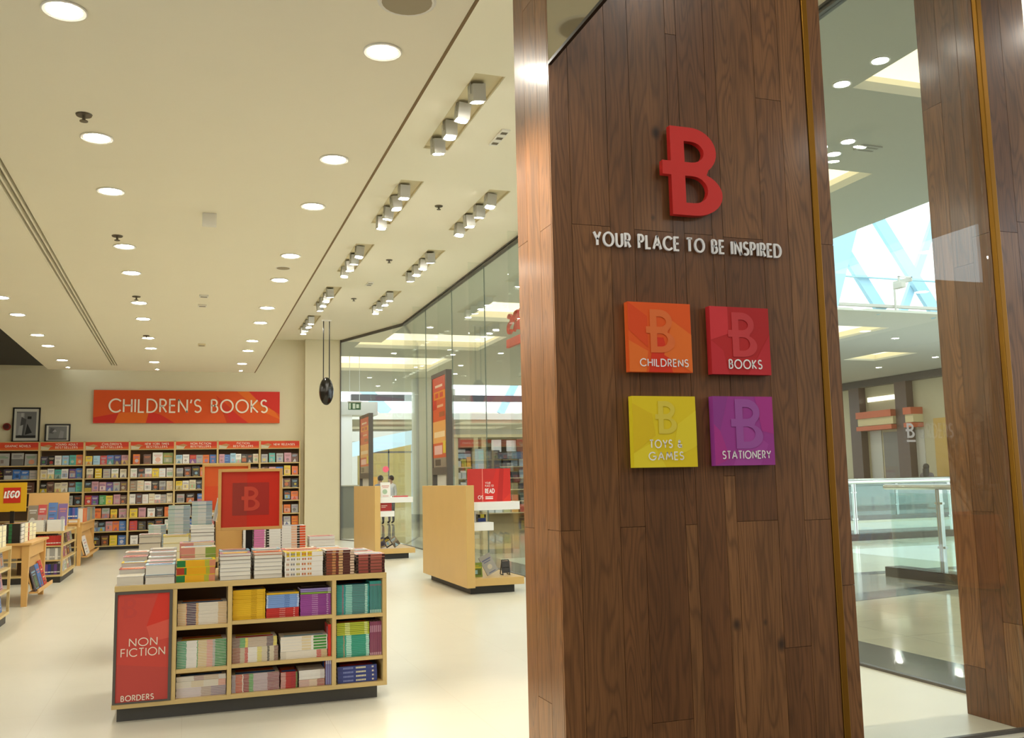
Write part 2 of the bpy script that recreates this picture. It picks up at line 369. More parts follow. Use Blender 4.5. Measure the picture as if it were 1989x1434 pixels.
# ------------------------------------------------------------------ the setting: floors, walls, ceilings
struct(boxes('floor', FLOOR, [(-7.2, 4.27, -.06, 5.12, 26.2, 0)]))
struct(boxes('wall_back', CREAMW, [(-7.2, 25.98, 0, 3.95, 26.18, 5.8)]))
struct(boxes('wall_left', CREAMW, [(-7.2, 4.3, 0, -7.0, 25.98, 5.8)]))
struct(boxes('wall_front', CREAMW, [(-7.2, 4.1, 0, -4.4, 4.3, 5.8)]))
struct(boxes('trim_1', CREAMW, [(2.99, 25.74, 0, 3.95, 25.98, 5.45)], bevel=.01))      # the pilaster at the end of the back wall
DLX = (-2.6, -.73, 1.157); DLY = [5.77, 7.91, 9.355, 11.52, 12.95, 15.07, 16.51, 18.64, 20.03, 22.22]
struct(slab('ceiling_low', CEIL, (-3.1, 1.545), (4.5, 24.0), [(-1.69, -1.52, 4.95, 23.05)], 4.3, 4.42))
SPOT = [(2.74, 9.42), (2.74, 12.79), (2.735, 16.22), (2.745, 19.75), (2.775, 23.1), (3.985, 12.88), (3.985, 16.32), (4.0, 19.87), (2.74, 6.0), (3.985, 9.42)]
struct(slab('ceiling_high', CEIL, (-3.1, 5.14), (4.3, 25.98), [(x - .155, x + .155, y - 1.08, y + 1.08) for x, y in SPOT], 5.45, 5.6))
struct(boxes('ceiling_dark', CEILD, [(-7.0, 4.3, 4.62, -3.102, 25.98, 4.75)]))
struct(boxes('trim_2', CEILD, [(-3.13, 4.5, 4.425, -3.1, 24.0, 5.45)]))

struct(boxes('trim_20', mat('edge_bead', '7d6238', .6), [(1.545, 4.5, 4.296, 1.567, 24.0, 4.32)]))
# linear air grille set in the low ceiling
g = thing('air_grille', 'long linear air grille of three dark slots in the low cream ceiling', 'grille', (-1.605, 14.0, 4.42))
boxes('grille_backing', BLACK, [(-.08, -9.04, -.02, .08, 9.04, -.005)], g)
boxes('grille_bar', CEIL, [(x, -9.04, -.118, x + .018, 9.04, -.03) for x in (-.084, -.0365, .0185, .066)], g)

# planked pillars
def planks(mb, axis, at, out, edges, joints, z0, z1, rnd):
    """vertical planks on one face; axis 'x' runs along x at y=at, axis 'y' along y at x=at"""
    for k in range(len(edges) - 1):
        a, b = edges[k] + .0012, edges[k + 1] - .0012; zs = [z0] + sorted(joints[k % len(joints)]) + [z1]
        for i in range(len(zs) - 1):
            c = (rnd.random(), rnd.random(), rnd.random()); p, q = zs[i] + .0012, zs[i + 1] - .0012
            if axis == 'x': mb.box(a, at, p, b, at + out, q, 0, c)
            else: mb.box(at, a, p, at + out, b, q, 0, c)
rw = random.Random(3); TOP = 5.445
mb = MB(); mb.box(1.738, 4.312, 0, 3.424, 4.805, TOP, 0, (.5, .9, 0))
planks(mb, 'x', 4.3, .013, [1.726, 1.834, 2.049, 2.187, 2.416, 2.483, 2.653, 2.72, 2.97, 3.137, 3.306], [[1.25, 4.33], [2.795, .25], [1.256, 4.1], [2.79, .3], [3.9, 1.256], [2.79, .1], [4.2, 1.5], [2.785, 1.262], [3.6, .6], [1.256, 4.4]], 0, TOP, rw)
planks(mb, 'x', 4.3, .013, [3.352, 3.436], [[2.785, .9]], 0, TOP, rw)
planks(mb, 'y', 1.726, .013, [4.313, 4.47, 4.66, 4.817], [[2.79, 1.25], [.4, 4.1], [2.79, 1.25]], 0, TOP, rw)
planks(mb, 'y', 3.423, .013, [4.313, 4.56, 4.817], [[2.79, 1.25], [.4, 4.1]], 0, TOP, rw)
planks(mb, 'x', 4.804, .013, [1.726, 2.1, 2.5, 2.9, 3.436], [[2.79, 1.25], [.4, 4.1]], 0, TOP, rw)
mb.box(3.306, 4.318, 0, 3.352, 4.33, TOP, 0, (.5, .9, 0))
p1 = thing('planked_pillar', 'wide dark oak planked pillar carrying the red letter and four coloured tiles', 'pillar', (0, 0, 0)); p1['kind'] = 'thing'
mb.build('cladding', WOOD, p1)
boxes('edge_strip', BRASS, [(3.309, 4.292, 0, 3.349, 4.318, TOP)], p1, bevel=.004)
mb = MB(); mb.box(4.632, 4.312, 0, 5.0, 4.788, TOP, 0, (.5, .9, 0))
planks(mb, 'x', 4.3, .013, [4.668, 4.81, 5.012], [[2.95, .9], [3.02, 1.2]], 0, TOP, rw)
planks(mb, 'y', 4.62, .013, [4.33, 4.47, 4.63, 4.8], [[2.95, .6], [2.79, 1.25], [3.9, .3]], 0, TOP, rw)
p2 = thing('planked_pillar', 'narrow oak planked pillar with a brass corner strip at the right edge beside the glass', 'pillar')
mb.build('cladding', WOOD, p2)
boxes('corner_strip', BRASS, [(4.622, 4.292, 0, 4.664, 4.33, TOP)], p2, bevel=.004)

# glazing
def window(n, lst, m=GLASS): return struct(boxes('window_%d' % n, m, lst))
YG = [4.86 + 2.218 * i for i in range(9)]
for i in range(8): window(i + 1, [(5.034, YG[i] + .004, .02, 5.046, YG[i + 1] - .004, 5.38)])
dgn = MB()
a, b = Vector((5.04, 22.62, 0)), Vector((3.96, 25.8, 0)); dv = (b - a); nv = Vector((dv.y, -dv.x, 0)).normalized() * .006
for k in range(2):
    p, q = a + dv * (k / 2 + .002), a + dv * ((k + 1) / 2 - .002); M_ = MB()
    P = [p - nv, q - nv, q + nv, p + nv]; i = 0
    M_.v = [(*t.xy, .02) for t in P] + [(*t.xy, 5.38) for t in P]
    for f in ((3, 2, 1, 0), (4, 5, 6, 7), (0, 1, 5, 4), (1, 2, 6, 5), (2, 3, 7, 6), (3, 0, 4, 7)): M_.f.append(f); M_.m.append(0); M_.c.append(None)
    struct(M_.build('window_%d' % (9 + k), GLASS))
window(11, [(3.438, 4.354, .02, 4.618, 4.366, 5.4)], GLASSF)
for i, y in enumerate(YG[1:]): window(12 + i, [(4.74, y - .006, .02, 5.03, y + .006, 5.44)])
# head and sill channels of the glazing
ch = MB()
for z0, z1 in ((5.38, 5.4), (5.425, 5.45)): ch.box(5.0, 4.82, z0, 5.08, 22.62, z1)
ch.box(5.02, 4.82, 5.4, 5.06, 22.62, 5.425)
struct(ch.build('trim_3', GREYF))
struct(boxes('trim_4', GREYF, [(5.02, 4.82, 0, 5.06, 22.62, .02)]))
ch = MB()
for z0, z1 in ((0, .02), (5.38, 5.45)): ch.obox((5.04, 22.62, (z0 + z1) / 2), (3.96, 25.8, (z0 + z1) / 2), z1 - z0, .04, up=nv.normalized())
struct(ch.build('trim_5', GREYF)); struct(boxes('trim_6', GREYF, [(3.935, 25.72, 0, 3.965, 25.8, 5.45)]))
struct(boxes('trim_7', GREYF, [(3.438, 4.345, 0, 4.618, 4.375, .02), ]))
# mirror-finish glass panel above the doorway, meeting the pillar
gp = thing('overdoor_panel', 'tinted mirror glass panel with dark lower edge above the doorway', 'glass panel')
boxes('glass_pane', MIRROR, [(1.728, 1.2, 3.65, 1.742, 4.298, 5.45)], gp)
boxes('edge_trim', BLACKM, [(1.726, 1.2, 3.632, 1.744, 4.298, 3.65)], gp)
struct(boxes('ceiling_front', MALLC, [(-9, -7, 5.46, 12, 4.3, 5.6)]))

# ------------------------------------------------------------------ lamps in the low ceiling
lm = None
def downlight(x, y, z, label, group, first=[None], size=1.0):
    if first[0] is None:
        b = MB(); b.lathe([(.098, 0), (.125, -.001), (.128, -.008), (.12, -.012), (.1, -.008), (.096, -.001)], 0, 0, 28)
        d = MB(); d.cyl(0, 0, -.006, -.003, .098, 28); first[0] = (b.mesh('trim_ring', TRIMW), d.mesh('diffuser', LAMP))
    t = thing('downlight', label, 'ceiling light', (x, y, z), group=group)
    for nm, me in zip(('trim_ring', 'diffuser'), first[0]):
        o = bpy.data.objects.new(nm, me); C.objects.link(o); o.parent = t
    return t
for i, x in enumerate(DLX):
    row = ('left row', 'middle row', 'right row')[i]
    for j, y in enumerate(DLY):
        if i == 0 and j < 3: pass
        downlight(x, y, 4.3, 'round white recessed downlight, %s from the front in the %s' % (ORD[j], row), 'recessed downlights in the low ceiling')
for x, y, side in ((-2.6, 23.3, 'left'), (-.7, 23.4, 'middle'), (1.19, 23.4, 'right')):
    t = thing('mini_spotlight', 'tiny bright spotlight at the far end of the %s downlight row' % side, 'ceiling light', (x, y, 4.3), group='tiny spotlights at the ceiling edge')
    MB().cyl(0, 0, -.03, 0, .05, 14).build('housing', TRIMW, t); MB().cyl(0, 0, -.034, -.031, .035, 14).build('lens', LAMPS, t)
# trays of four adjustable spotlights in the high ceiling
def spot_tray(x, y, k, label, first=[None]):
    if first[0] is None:
        b = MB(); a = .152; l = 1.077
        for q in ((-a, -l, 0, -a + .008, l, .04), (a - .008, -l, 0, a, l, .04), (-a, -l, 0, a, -l + .008, .04), (-a, l - .008, 0, a, l, .04), (-a, -l, .03, a, l, .04)): b.box(*q)
        h = MB(); h.box(-.066, -.09, -.1, .066, .09, .07); h.box(-.076, -.02, -.02, -.066, .02, .13); h.box(.066, -.02, -.02, .076, .02, .13)
        ln = MB(); ln.cyl(0, 0, -.108, -.101, .062, 20); first[0] = (b.mesh('tray', TRAYM), h.mesh('spot_head', SILVER), ln.mesh('lens', LAMPS))
    t = thing('spotlight_tray', label, 'ceiling light', (x, y, 5.452), group='recessed spotlight trays in the high ceiling')
    o = bpy.data.objects.new('tray', first[0][0]); C.objects.link(o); o.parent = t
    for i in range(4):
        h = bpy.data.objects.new('spot_head', first[0][1]); C.objects.link(h); h.parent = t; h.location = (-.05, -.78 + .52 * i, -.06); h.rotation_euler = (.22 - .12 * ((i + k) % 3), .1 * ((i * 2 + k) % 3 - 1), 0)
        l = bpy.data.objects.new('lens', first[0][2]); C.objects.link(l); l.parent = h
TRAYM = mat('tray_beige', 'dccfaa', .6)
for k, (x, y) in enumerate(SPOT):
    if k < 5: lb = 'tray of four spotlights, %s from the front beside the low ceiling edge' % ORD[k]
    elif k < 8: lb = 'tray of four spotlights, %s from the pillar in the row along the glass' % ORD[k - 5]
    elif k == 8: lb = 'recessed tray of four spotlights high behind the planked pillar'
    else: lb = 'recessed tray of four spotlights above the glass, hidden behind the pillar'
    spot_tray(x, y, k, lb)
# small fittings on the ceilings
def sprinkler(x, y, z, lb):
    t = thing('sprinkler_head', lb, 'sprinkler', (x, y, z), group='ceiling sprinklers')
    MB().cyl(0, 0, -.012, 0, .055, 14, r1=.06).build('cover_plate', BRASSD, t); b = MB(); b.cyl(0, 0, -.05, -.012, .012, 8); b.cyl(0, 0, -.056, -.05, .03, 12); b.build('nozzle', BRASSD, t)
BRASSD = mat('dull_metal', '6b6250', .45, .5)
for j, (x, y) in enumerate(((-.78, 7.43), (-.78, 11.05), (-.746, 14.58), (-.752, 18.35))): sprinkler(x, y, 4.3, 'small dark sprinkler just before the %s downlight of the middle row' % ('second', 'fourth', 'sixth', 'eighth')[j])
for j, (x, y) in enumerate(((3.36, 12.73), (3.34, 16.15), (3.32, 19.8))): sprinkler(x, y, 5.45, 'small dark sprinkler in the high ceiling between the %s pair of spotlight trays' % ('nearest', 'middle', 'farthest')[j])
def plate(nm, x, y, z, sx, sy, h, m, lb, cat, grp=None, slots=0):
    t = thing(nm, lb, cat, (x, y, z), group=grp); boxes('faceplate', m, [(-sx / 2, -sy / 2, -h, sx / 2, sy / 2, 0)], t, bevel=.004)
    if slots:
        boxes('vent_slot', BRASSD, [(-sx * .36, -sy / 2 + sy * (i + .3) / slots, -h - .002, sx * .36, -sy / 2 + sy * (i + .7) / slots, -h + .001) for i in range(slots)], t)
plate('ceiling_sensor', .173, 9.9, 4.3, .14, .05, .135, TRIMW, 'square white box hanging from the ceiling between the two long downlight rows', 'ceiling box')
plate('ceiling_sensor', .19, 14.29, 4.3, .13, .13, .025, TRIMW, 'small pale ceiling plate, nearer of a close pair between downlight rows', 'ceiling plate', slots=1)
plate('ceiling_sensor', .181, 15.08, 4.3, .13, .13, .02, TRIMW, 'small pale ceiling plate, farther of a close pair between downlight rows', 'ceiling plate', slots=1)
plate('ceiling_sensor', .235, 19.3, 4.3, .14, .2, .03, TRAYM, 'small beige ceiling plate far back near the end of the low ceiling', 'ceiling plate', slots=1)
plate('ceiling_vent', 3.346, 9.9, 5.45, .1, .5, .02, TRIMW, 'narrow white vent plate in the high ceiling left of the planked pillar', 'vent', slots=3)
plate('ceiling_vent', 3.37, 18.21, 5.45, .12, .3, .02, TRIMW, 'narrow white vent plate in the high ceiling far back between spotlight trays', 'vent', slots=2)
for x, y, r, lb in ((1.169, 5.1, .16, 'round beige ceiling speaker at the top of the picture near the front'), (1.134, 12.22, .09, 'small round beige ceiling speaker beside the fourth downlight of the right row')):
    t = thing('ceiling_speaker', lb, 'speaker', (x, y, 4.3)); MB().lathe([(r * .9, -.004), (r, -.006), (r * 1.06, -.001), (r * 1.08, 0)], 0, 0, 24).build('rim', TRIMW, t); MB().cyl(0, 0, -.006, -.001, r * .92, 24).build('grille_cover', mat('speaker_mesh', 'a89c82', .7), t)
# black pendant on two cables
t = thing('pendant', 'black egg-shaped pendant on two long cables in front of the pilaster', 'pendant', (3.13, 22.6, 3.72))
b = MB(); pr = [(max(.001, .172 * math.sin(math.pi * i / 24)), -.335 * math.cos(math.pi * i / 24)) for i in range(25)]; b.lathe(pr, 0, 0, 28); b.build('body', mat('black_gloss', '15110f', .2, spec=.6), t, smooth=True)
for s in (-1, 1): MB().bar((s * .07, 0, .29), (s * .07, 0, 1.73), .012).build('cable', BLACKM, t)
b = MB(); b.box(-.12, -.04, 1.7, .12, .04, 1.73); b.build('ceiling_rose', TRIMW, t)

# ------------------------------------------------------------------ wall sign, pictures, alarm
t = thing('wall_sign', "long orange wall sign reading children's books above the back bookcases", 'sign', (.03, 25.9, 0))
b = MB(); O1, O2, O3, O4 = lin('d9531c'), lin('cf2f22'), lin('e06a1e'), lin('c83a1c'); x0, x1, z0, z1 = -2.3, 2.31, 3.169, 4.012
b.box(x0, 0, z0, x1, .06, z1, 0, O1)
def tri(mb, pts, d, c, y0=0.0): mb.face([(px, y0 - d, pz) for px, pz in pts], 0, c)
tri(b, [(x0, z0), (x0 + .5, z0), (x0 + .6, z0 + .26), (x0, z0 + .14)], .0012, O2); tri(b, [(x0 + .5, z0), (x0 + 1.25, z0), (x0 + 1.32, z0 + .3), (x0 + .6, z0 + .26)], .0013, O3)
tri(b, [(x0 + 1.25, z0), (x0 + 1.95, z0), (x0 + 1.6, z0 + .22), (x0 + 1.32, z0 + .3)], .0014, O2); tri(b, [(.67, 3.9), (.9, 3.7), (1.45, z0), (.95, z0)], .0012, O4)
tri(b, [(.9, 3.55), (1.1, 3.48), (1.5, z0), (1.05, z0)], .0013, O2); tri(b, [(1.2, z1), (1.8, z1), (2.31, 3.3), (2.31, z0 + .1), (1.7, 3.55)], .0012, O3); tri(b, [(1.5, z1), (2.31, z1), (2.31, 3.4), (1.75, 3.75)], .0013, O2)
b.build('sign_board', PAINT, t)
b = MB(); text(b, "CHILDREN'S BOOKS", (.025, 0, 3.45), (1, 0, 0), .33, 3.9, th=.12, d=.02); b.build('lettering', OFFW, t)
def picture(x0, x1, z1, lb, art):
    t = thing('framed_picture', lb, 'picture', ((x0 + x1) / 2, 25.93, 2.692)); t.rotation_euler = (-.07, 0, 0); W = (x1 - x0) / 2; H = z1 - 2.692; f = .035
    boxes('frame', BLACKM, [(-W, -.03, 0, -W + f, 0, H), (W - f, -.03, 0, W, 0, H), (-W, -.03, 0, W, 0, f), (-W, -.03, H - f, W, 0, H)], t)
    boxes('mount', mat('picture_mount', 'cfcdc2', .3, spec=.7), [(-W + f, -.018, f, W - f, -.004, H - f)], t)
    b = MB()
    for q in art: b.face([(W * .72 * u, -.0185 - .0004 * q[2], H * (.12 + .76 * v)) for u, v in q[0]], 0, (q[1],) * 3)
    b.build('photograph', GLOSSP, t)
sq = lambda a, b, c, d: [(a, b), (c, b), (c, d), (a, d)]
picture(-4.1, -3.48, 3.56, 'tall black framed black and white photograph standing on the bookcases at left', [(sq(-1, 0, 1, 1), .18, 0), (sq(-1, .1, -.2, .95), .3, 1), ([(-.7, .1), (-.2, .1), (0, .7), (-.5, .8)], .09, 2), ([(-.1, .12), (.6, .2), (.1, .55)], .03, 2), (sq(.1, .72, .5, .82), .02, 2), ([(-.8, .12), (-.4, .1), (-.3, .5), (-.7, .45)], .4, 3), (sq(-1, 0, 1, .1), .03, 3), (sq(-.55, .8, -.3, .95), .45, 3)])
picture(-3.365, -2.785, 3.145, 'low landscape black framed grey photograph standing right of the tall one', [(sq(-1, 0, 1, 1), .2, 0), ([(-.9, .5), (-.5, .45), (-.2, .8), (-.8, .9)], .1, 1), ([(-.6, .55), (-.1, .6), (-.3, .8)], .35, 2), ([(.1, .1), (.6, .1), (.7, .6), (.3, .7)], .28, 1), (sq(-1, 0, 1, .12), .09, 2)])
t = thing('fire_alarm', 'small round red fire alarm sounder on the wall beside the tall photograph', 'alarm', (-4.22, 25.98, 3.08))
MB().cyl(0, 0, -.05, 0, .09, 18, axis='y').build('base_plate', mat('alarm_red', '8e1f16', .4), t); MB().cyl(0, 0, -.09, -.05, .06, 18, axis='y').build('sounder', mat('alarm_dark', '4c120d', .4), t)

# ------------------------------------------------------------------ pillar signage
t = thing('letter_emblem', 'large red crossed letter B standing off the planked pillar', 'sign', (2.388, 4.29, 2.872))
logo('letter', REDB, .484, .035, t, (0, -.012, 0)); boxes('standoff', STEEL, [(.02, -.012, .05, .06, 0, .09), (.02, -.012, .38, .06, 0, .42), (.1, -.012, .03, .14, 0, .06)], t)
t = thing('slogan_lettering', 'white raised letters reading your place to be inspired below the red letter', 'sign', (0, 4.291, 0))
L_ = []; text(MB(), 'YOUR PLACE TO BE INSPIRED', (2.508, -.004, 2.688), (1, 0, 0), .069, 1.12, th=.15, d=.009, letters=L_, gap=.27)
for q in L_: q.build('letter', WHITEL, t)
def tile(x, z, cols, words_, lb, ghost, tw):
    t = thing('category_tile', lb, 'sign', (x, 4.291, z), group='four coloured category tiles'); b = MB(); K = [lin(c) for c in cols]; S = .361
    b.box(0, -.04, 0, S, 0, S, 0, K[0])
    def P(pts, k, d=.0012): b.face([(u * S, -.04 - d, v * S) for u, v in pts], 0, K[k])
    for pts, k, d in ghost['patch']: P(pts, k, d)
    b.build('panel', PAINT, t, bevel=0)
    logo('emblem', mat('tile_emblem', cols[-1], .55), S * ghost['h'], .0008, t, (S * ghost['x'], -.0422, S * ghost['z']))
    b = MB()
    for i, s in enumerate(words_): text(b, s, (S * tw[0], -.0435, S * (tw[1] - i * .17)), (1, 0, 0), S * tw[2], S * tw[3 + i], th=.16, d=.001)
    b.build('lettering', WHITEL, t)
tile(2.107, 2.034, ['ea5c1f', 'e44e1e', 'ee742a', 'df381c', 'e8702e'], ['CHILDRENS'], 'orange square tile reading childrens, upper left of four on the pillar', {'h': .62, 'x': .34, 'z': .28, 'patch': [([(.3, 0), (.68, 0), (.55, .5), (.4, .5)], 3, .001), ([(0, 0), (.26, 0), (.3, .3), (0, .45)], 2, .0011), ([(.55, .25), (1, 0), (1, .55), (.7, .75)], 2, .0012), ([(0, .6), (.3, .35), (.3, .8), (0, 1)], 1, .001)]}, (.545, .085, .1, .76))
tile(2.583, 2.03, ['bf2a2a', 'd73a3e', 'b42626', 'c93036', 'cf3a3c'], ['BOOKS'], 'red square tile reading books, upper right of four on the pillar', {'h': .66, 'x': .36, 'z': .26, 'patch': [([(0, .5), (.3, .6), (.3, 1), (0, 1)], 1, .001), ([(0, 0), (.28, 0), (.2, .35), (0, .5)], 3, .001), ([(.6, 0), (1, 0), (1, .6)], 3, .0011)]}, (.56, .09, .125, .55))
tile(2.113, 1.55, ['ecd022', 'e6c41e', 'f0d930', 'e8c81a', 'e4cd42'], ['TOYS &', 'GAMES'], 'yellow square tile reading toys and games, lower left of four on the pillar', {'h': .46, 'x': .4, 'z': .47, 'patch': [([(0, .2), (.35, .45), (.3, .75), (0, .9)], 1, .001), ([(.6, .1), (1, .3), (1, .8), (.7, .6)], 2, .0011), ([(0, 0), (.5, 0), (.3, .35), (0, .2)], 2, .001)]}, (.5, .275, .105, .5, .54))
tile(2.578, 1.553, ['a33f93', 'b23a8c', '96408f', 'ab4a9c', 'a253a0'], ['STATIONERY'], 'purple square tile reading stationery, lower right of four on the pillar', {'h': .72, 'x': .36, 'z': .24, 'patch': [([(.7, 1), (1, 1), (1, .45), (.8, .5)], 1, .001), ([(0, 0), (.25, .1), (.1, .5), (0, .6)], 1, .001), ([(0, .6), (.1, .5), (.25, 1), (0, 1)], 2, .0011), ([(.3, 0), (.75, 0), (.9, .3), (.5, .6)], 3, .0009)]}, (.52, .1, .105, .8))
# see-through white letters and underline set on the front glass
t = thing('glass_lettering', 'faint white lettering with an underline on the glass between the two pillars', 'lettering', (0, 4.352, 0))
CLEARW = mglass('clear_white', (.8, .8, .8), .0); nt = CLEARW.node_tree
FAINTW = mat('faint_white', 'e8e6df', .6); FAINTW.node_tree.nodes['Principled BSDF'].inputs['Alpha'].default_value = .14
DENSEW = mat('dense_white', 'e8e6df', .6); DENSEW.node_tree.nodes['Principled BSDF'].inputs['Alpha'].default_value = .85
logo('emblem', DENSEW, .085, .0008, t, (3.905, 0, 1.695)); b = MB(); b.box(3.9, -.001, 1.672, 3.962, 0, 1.684); b.build('underline', DENSEW, t)
b = MB(); text(b, 'ORDERS', (3.985, 0, 1.697), (1, 0, 0), .078, .25, th=.17, d=.001, align='l'); b.build('lettering', FAINTW, t)
# red sign on the far side of the side glass, read from the mall
t = thing('shop_fascia_sign', 'red letters seen from behind on the side glass at the pillar edge', 'sign', (5.08, 0, 0)); L_ = []
text(MB(), 'BORDERS', (.01, 14.85, 3.97), (0, 1, 0), .3, 2.3, th=.17, d=.04, align='r', letters=L_)
for q in L_: q.build('letter', REDB, t)
boxes('underline', REDB, [(-.01, 13.2, 3.72, .04, 14.85, 3.86)], t)

# ------------------------------------------------------------------ books
PAL = {'w': 'e9e6df', 'k': '2b2724', 'b': '3f6fb5', 'B': '2b3c86', 'l': '9cc7dd', 'r': 'c23a35', 'y': 'e3c62c', 'o': 'e0752c', 'g': '4d9a56', 't': '55b0a4', 'p': '6d4a8c', 'n': '6b4a3c',
       'c': 'ddd2b4', 's': 'a9a7a2', 'm': 'c58f9a', 'G': '7d8f3a', 'd': '4c4655', 'i': 'e3dccd', 'v': 'a36aa6', 'e': '8b7d6a'}
LP = {k: lin(v) for k, v in PAL.items()}
PAGEC = [lin(x) for x in ('ddd8cc', 'd5cfc0', 'e6e2d6', 'cfc4ae', 'e8dfba')]
_bk = {}
def book_meshes(w, d, t, segs, cover, pg):
    key = (round(w, 3), round(d, 3), round(t, 4), tuple(segs), cover, pg)
    if key not in _bk:
        b = MB(); cv = min(.0022, t * .12); co = LP[cover] if isinstance(cover, str) and cover in LP else lin(cover)
        b.box(0, 0, 0, w, d, cv, 0, co); b.box(0, 0, t - cv, w, d, t, 0, co)
        x = 0
        for f, c in segs:
            if c[0] == '*':      # a title printed across the middle of the spine
                b.box(x * w, 0, cv, (x + f) * w, .003, t - cv, 0, co); k = max(2, round(f * w / (t * .38)))
                for i in range(k):
                    u0, u1 = (x + f * (i + .12) / k) * w, (x + f * (i + .8) / k) * w; b.face([(u0, -.0004, t * .3), (u1, -.0004, t * .3), (u1, -.0004, t * .72), (u0, -.0004, t * .72)], 0, lin(c[1:]))
            else: b.box(x * w, 0, cv, (x + f) * w, .003, t - cv, 0, LP[c] if c in LP else lin(c))
            x += f
        r = random.Random(zlib.crc32(repr(key).encode()) % 1000)   # the print on the top cover
        c2 = [LP[k] for k in 'wrylbckom']
        b.face([(w * .08, d * .1, t + .0004), (w * .92, d * .1, t + .0004), (w * .92, d * .38, t + .0004), (w * .08, d * .38, t + .0004)], 0, r.choice(c2))
        b.face([(w * .1, d * .5, t + .0004), (w * .9, d * .5, t + .0004), (w * .9, d * .9, t + .0004), (w * .1, d * .9, t + .0004)], 0, r.choice(c2))
        q = MB(); q.box(.003, .003, cv, w - .003, d - .003, t - cv, 0, PAGEC[pg])
        _bk[key] = (b.mesh('cover', GLOSSP), q.mesh('page_block', PAPER))
    return _bk[key]
PAPER = mprint('page_edges', .8, .2)
def book(name, x, y, z, dims, segs, cover, label, group, cat='book', pg=0, rz=0.0, up=False, rot=None):
    w, d, t = dims; a, p = book_meshes(w, d, t, segs, cover, pg)
    o = bpy.data.objects.new(name, a); C.objects.link(o); o.location = (x, y, z)
    o.rotation_euler = rot if rot else ((0, -math.pi / 2, 0) if up else (0, 0, rz))
    tag(o, label, cat, group); c = bpy.data.objects.new('page_block', p); C.objects.link(c); c.parent = o; return o
rb = random.Random(11)
def stack(name, x0, x1, y, z0, ts, segs, cover, label, group, d=.2, face='spine', jit=.004, pg=0, n=None):
    """books lying flat one on another; spines or page edges towards -y"""
    z = z0 + .0006
    if isinstance(cover, str) and len(cover) > 1 and cover.isalpha(): cover = list(cover)
    for i in range(n or len(ts)):
        t = ts[i % len(ts)]; w = x1 - x0 - .006; jx = rb.uniform(-jit, jit) * .4; jy = rb.uniform(0, jit); s = segs[i] if isinstance(segs[0], list) else segs; cv = cover[i % len(cover)] if isinstance(cover, (list, tuple)) else cover
        if face == 'spine': book(name, x0 + .003 + jx, y + jy, z, (w, d, t), s, cv, label, group, pg=pg)
        else: book(name, x1 - .003 + jx, y + d + jy, z, (w, d, t), s, cv, label, group, pg=pg, rz=math.pi)
        z += t + .0006
    return z
def uprights(name, x0, y, z, n, t, h, segs, cover, label, group, d=.16, lean=0.0):
    for i in range(n):
        book(name, x0 + (i + 1) * (t + .0008), y + rb.uniform(0, .006), z + .0005, (h, d, t), segs, cover, label, group, up=True)

# ------------------------------------------------------------------ gondola tables
def gondola(name, label, x0, x1, y0, y1, h, cols, sign=None, sideopen=None, group=None, deep=.3):
    """a low bookcase: plinth, top board, uprights, shelves, back; open at the front (-y)"""
    t = thing(name, label, 'display table', ((x0 + x1) / 2, (y0 + y1) / 2, 0), group=group); ox, oy = (x0 + x1) / 2, (y0 + y1) / 2
    L = lambda l: [(a - ox, b - oy, c, d - ox, e - oy, f) for a, b, c, d, e, f in l]
    boxes('plinth', PLINTH, L([(x0 + .03, y0 + .06, 0, x1 - .06, y1 - .03, .088)]), t)
    boxes('top_board', MAPLE2, L([(x0, y0, h - .037, x1, y1, h)]), t, bevel=.002)
    boxes('base_board', MAPLE2, L([(x0, y0, .09, x1, y1, .118)]), t, bevel=.002)
    if not sideopen: boxes('back_panel', DARKBACK, L([(x0, y0 + deep, .119, x1, y1, h - .038)]), t)
    for a in cols['div']: boxes('upright', MAPLE2, L([(a - .014, y0 + .002, .118, a + .014, y0 + deep, h - .037)]), t, bevel=.0015)
    for (a, b, z) in cols['shelf']: boxes('shelf', MAPLE2, L([(a, y0 + .004, z - .024, b, y0 + deep, z)]), t, bevel=.0015)
    return t
T1 = gondola('book_gondola', 'low maple bookcase table with a red non fiction end panel, nearest the camera', -.43, 1.362, 6.74, 7.84, .867,
             {'div': [-.058, .294, .992, 1.348], 'shelf': [(-.044, .28, .584), (-.044, .28, .306), (.308, .978, .597), (.308, .978, .312), (1.006, 1.334, .586), (1.006, 1.334, .294)]})
ox, oy = .466, 7.29
boxes('sign_frame', GREYF, [(-.426 - ox, 6.735 - oy, .119, -.409 - ox, 6.76 - oy, .829), (-.091 - ox, 6.735 - oy, .119, -.0725 - ox, 6.76 - oy, .829), (-.409 - ox, 6.735 - oy, .812, -.091 - ox, 6.76 - oy, .829), (-.409 - ox, 6.735 - oy, .119, -.091 - ox, 6.76 - oy, .13)], T1)
e = MB(); A_, B_, C_ = lin('c94b3f'), lin('d23a2c'), lin('bd4a41'); e.box(-.409 - ox, 6.742 - oy, .13, -.091 - ox, 6.75 - oy, .812, 0, A_)
P = lambda pts, c, d: e.face([(x - ox, 6.742 - d - oy, z) for x, z in pts], 0, c)
P([(-.23, .6), (-.09, .64), (-.09, .812), (-.16, .812)], B_, .0008); P([(-.2, .5), (-.09, .52), (-.09, .64), (-.23, .6)], lin('d65a4a'), .0008); P([(-.409, .13), (-.091, .13), (-.091, .33), (-.409, .37)], C_, .0008)
e.build('sign_panel', PAINT, T1)
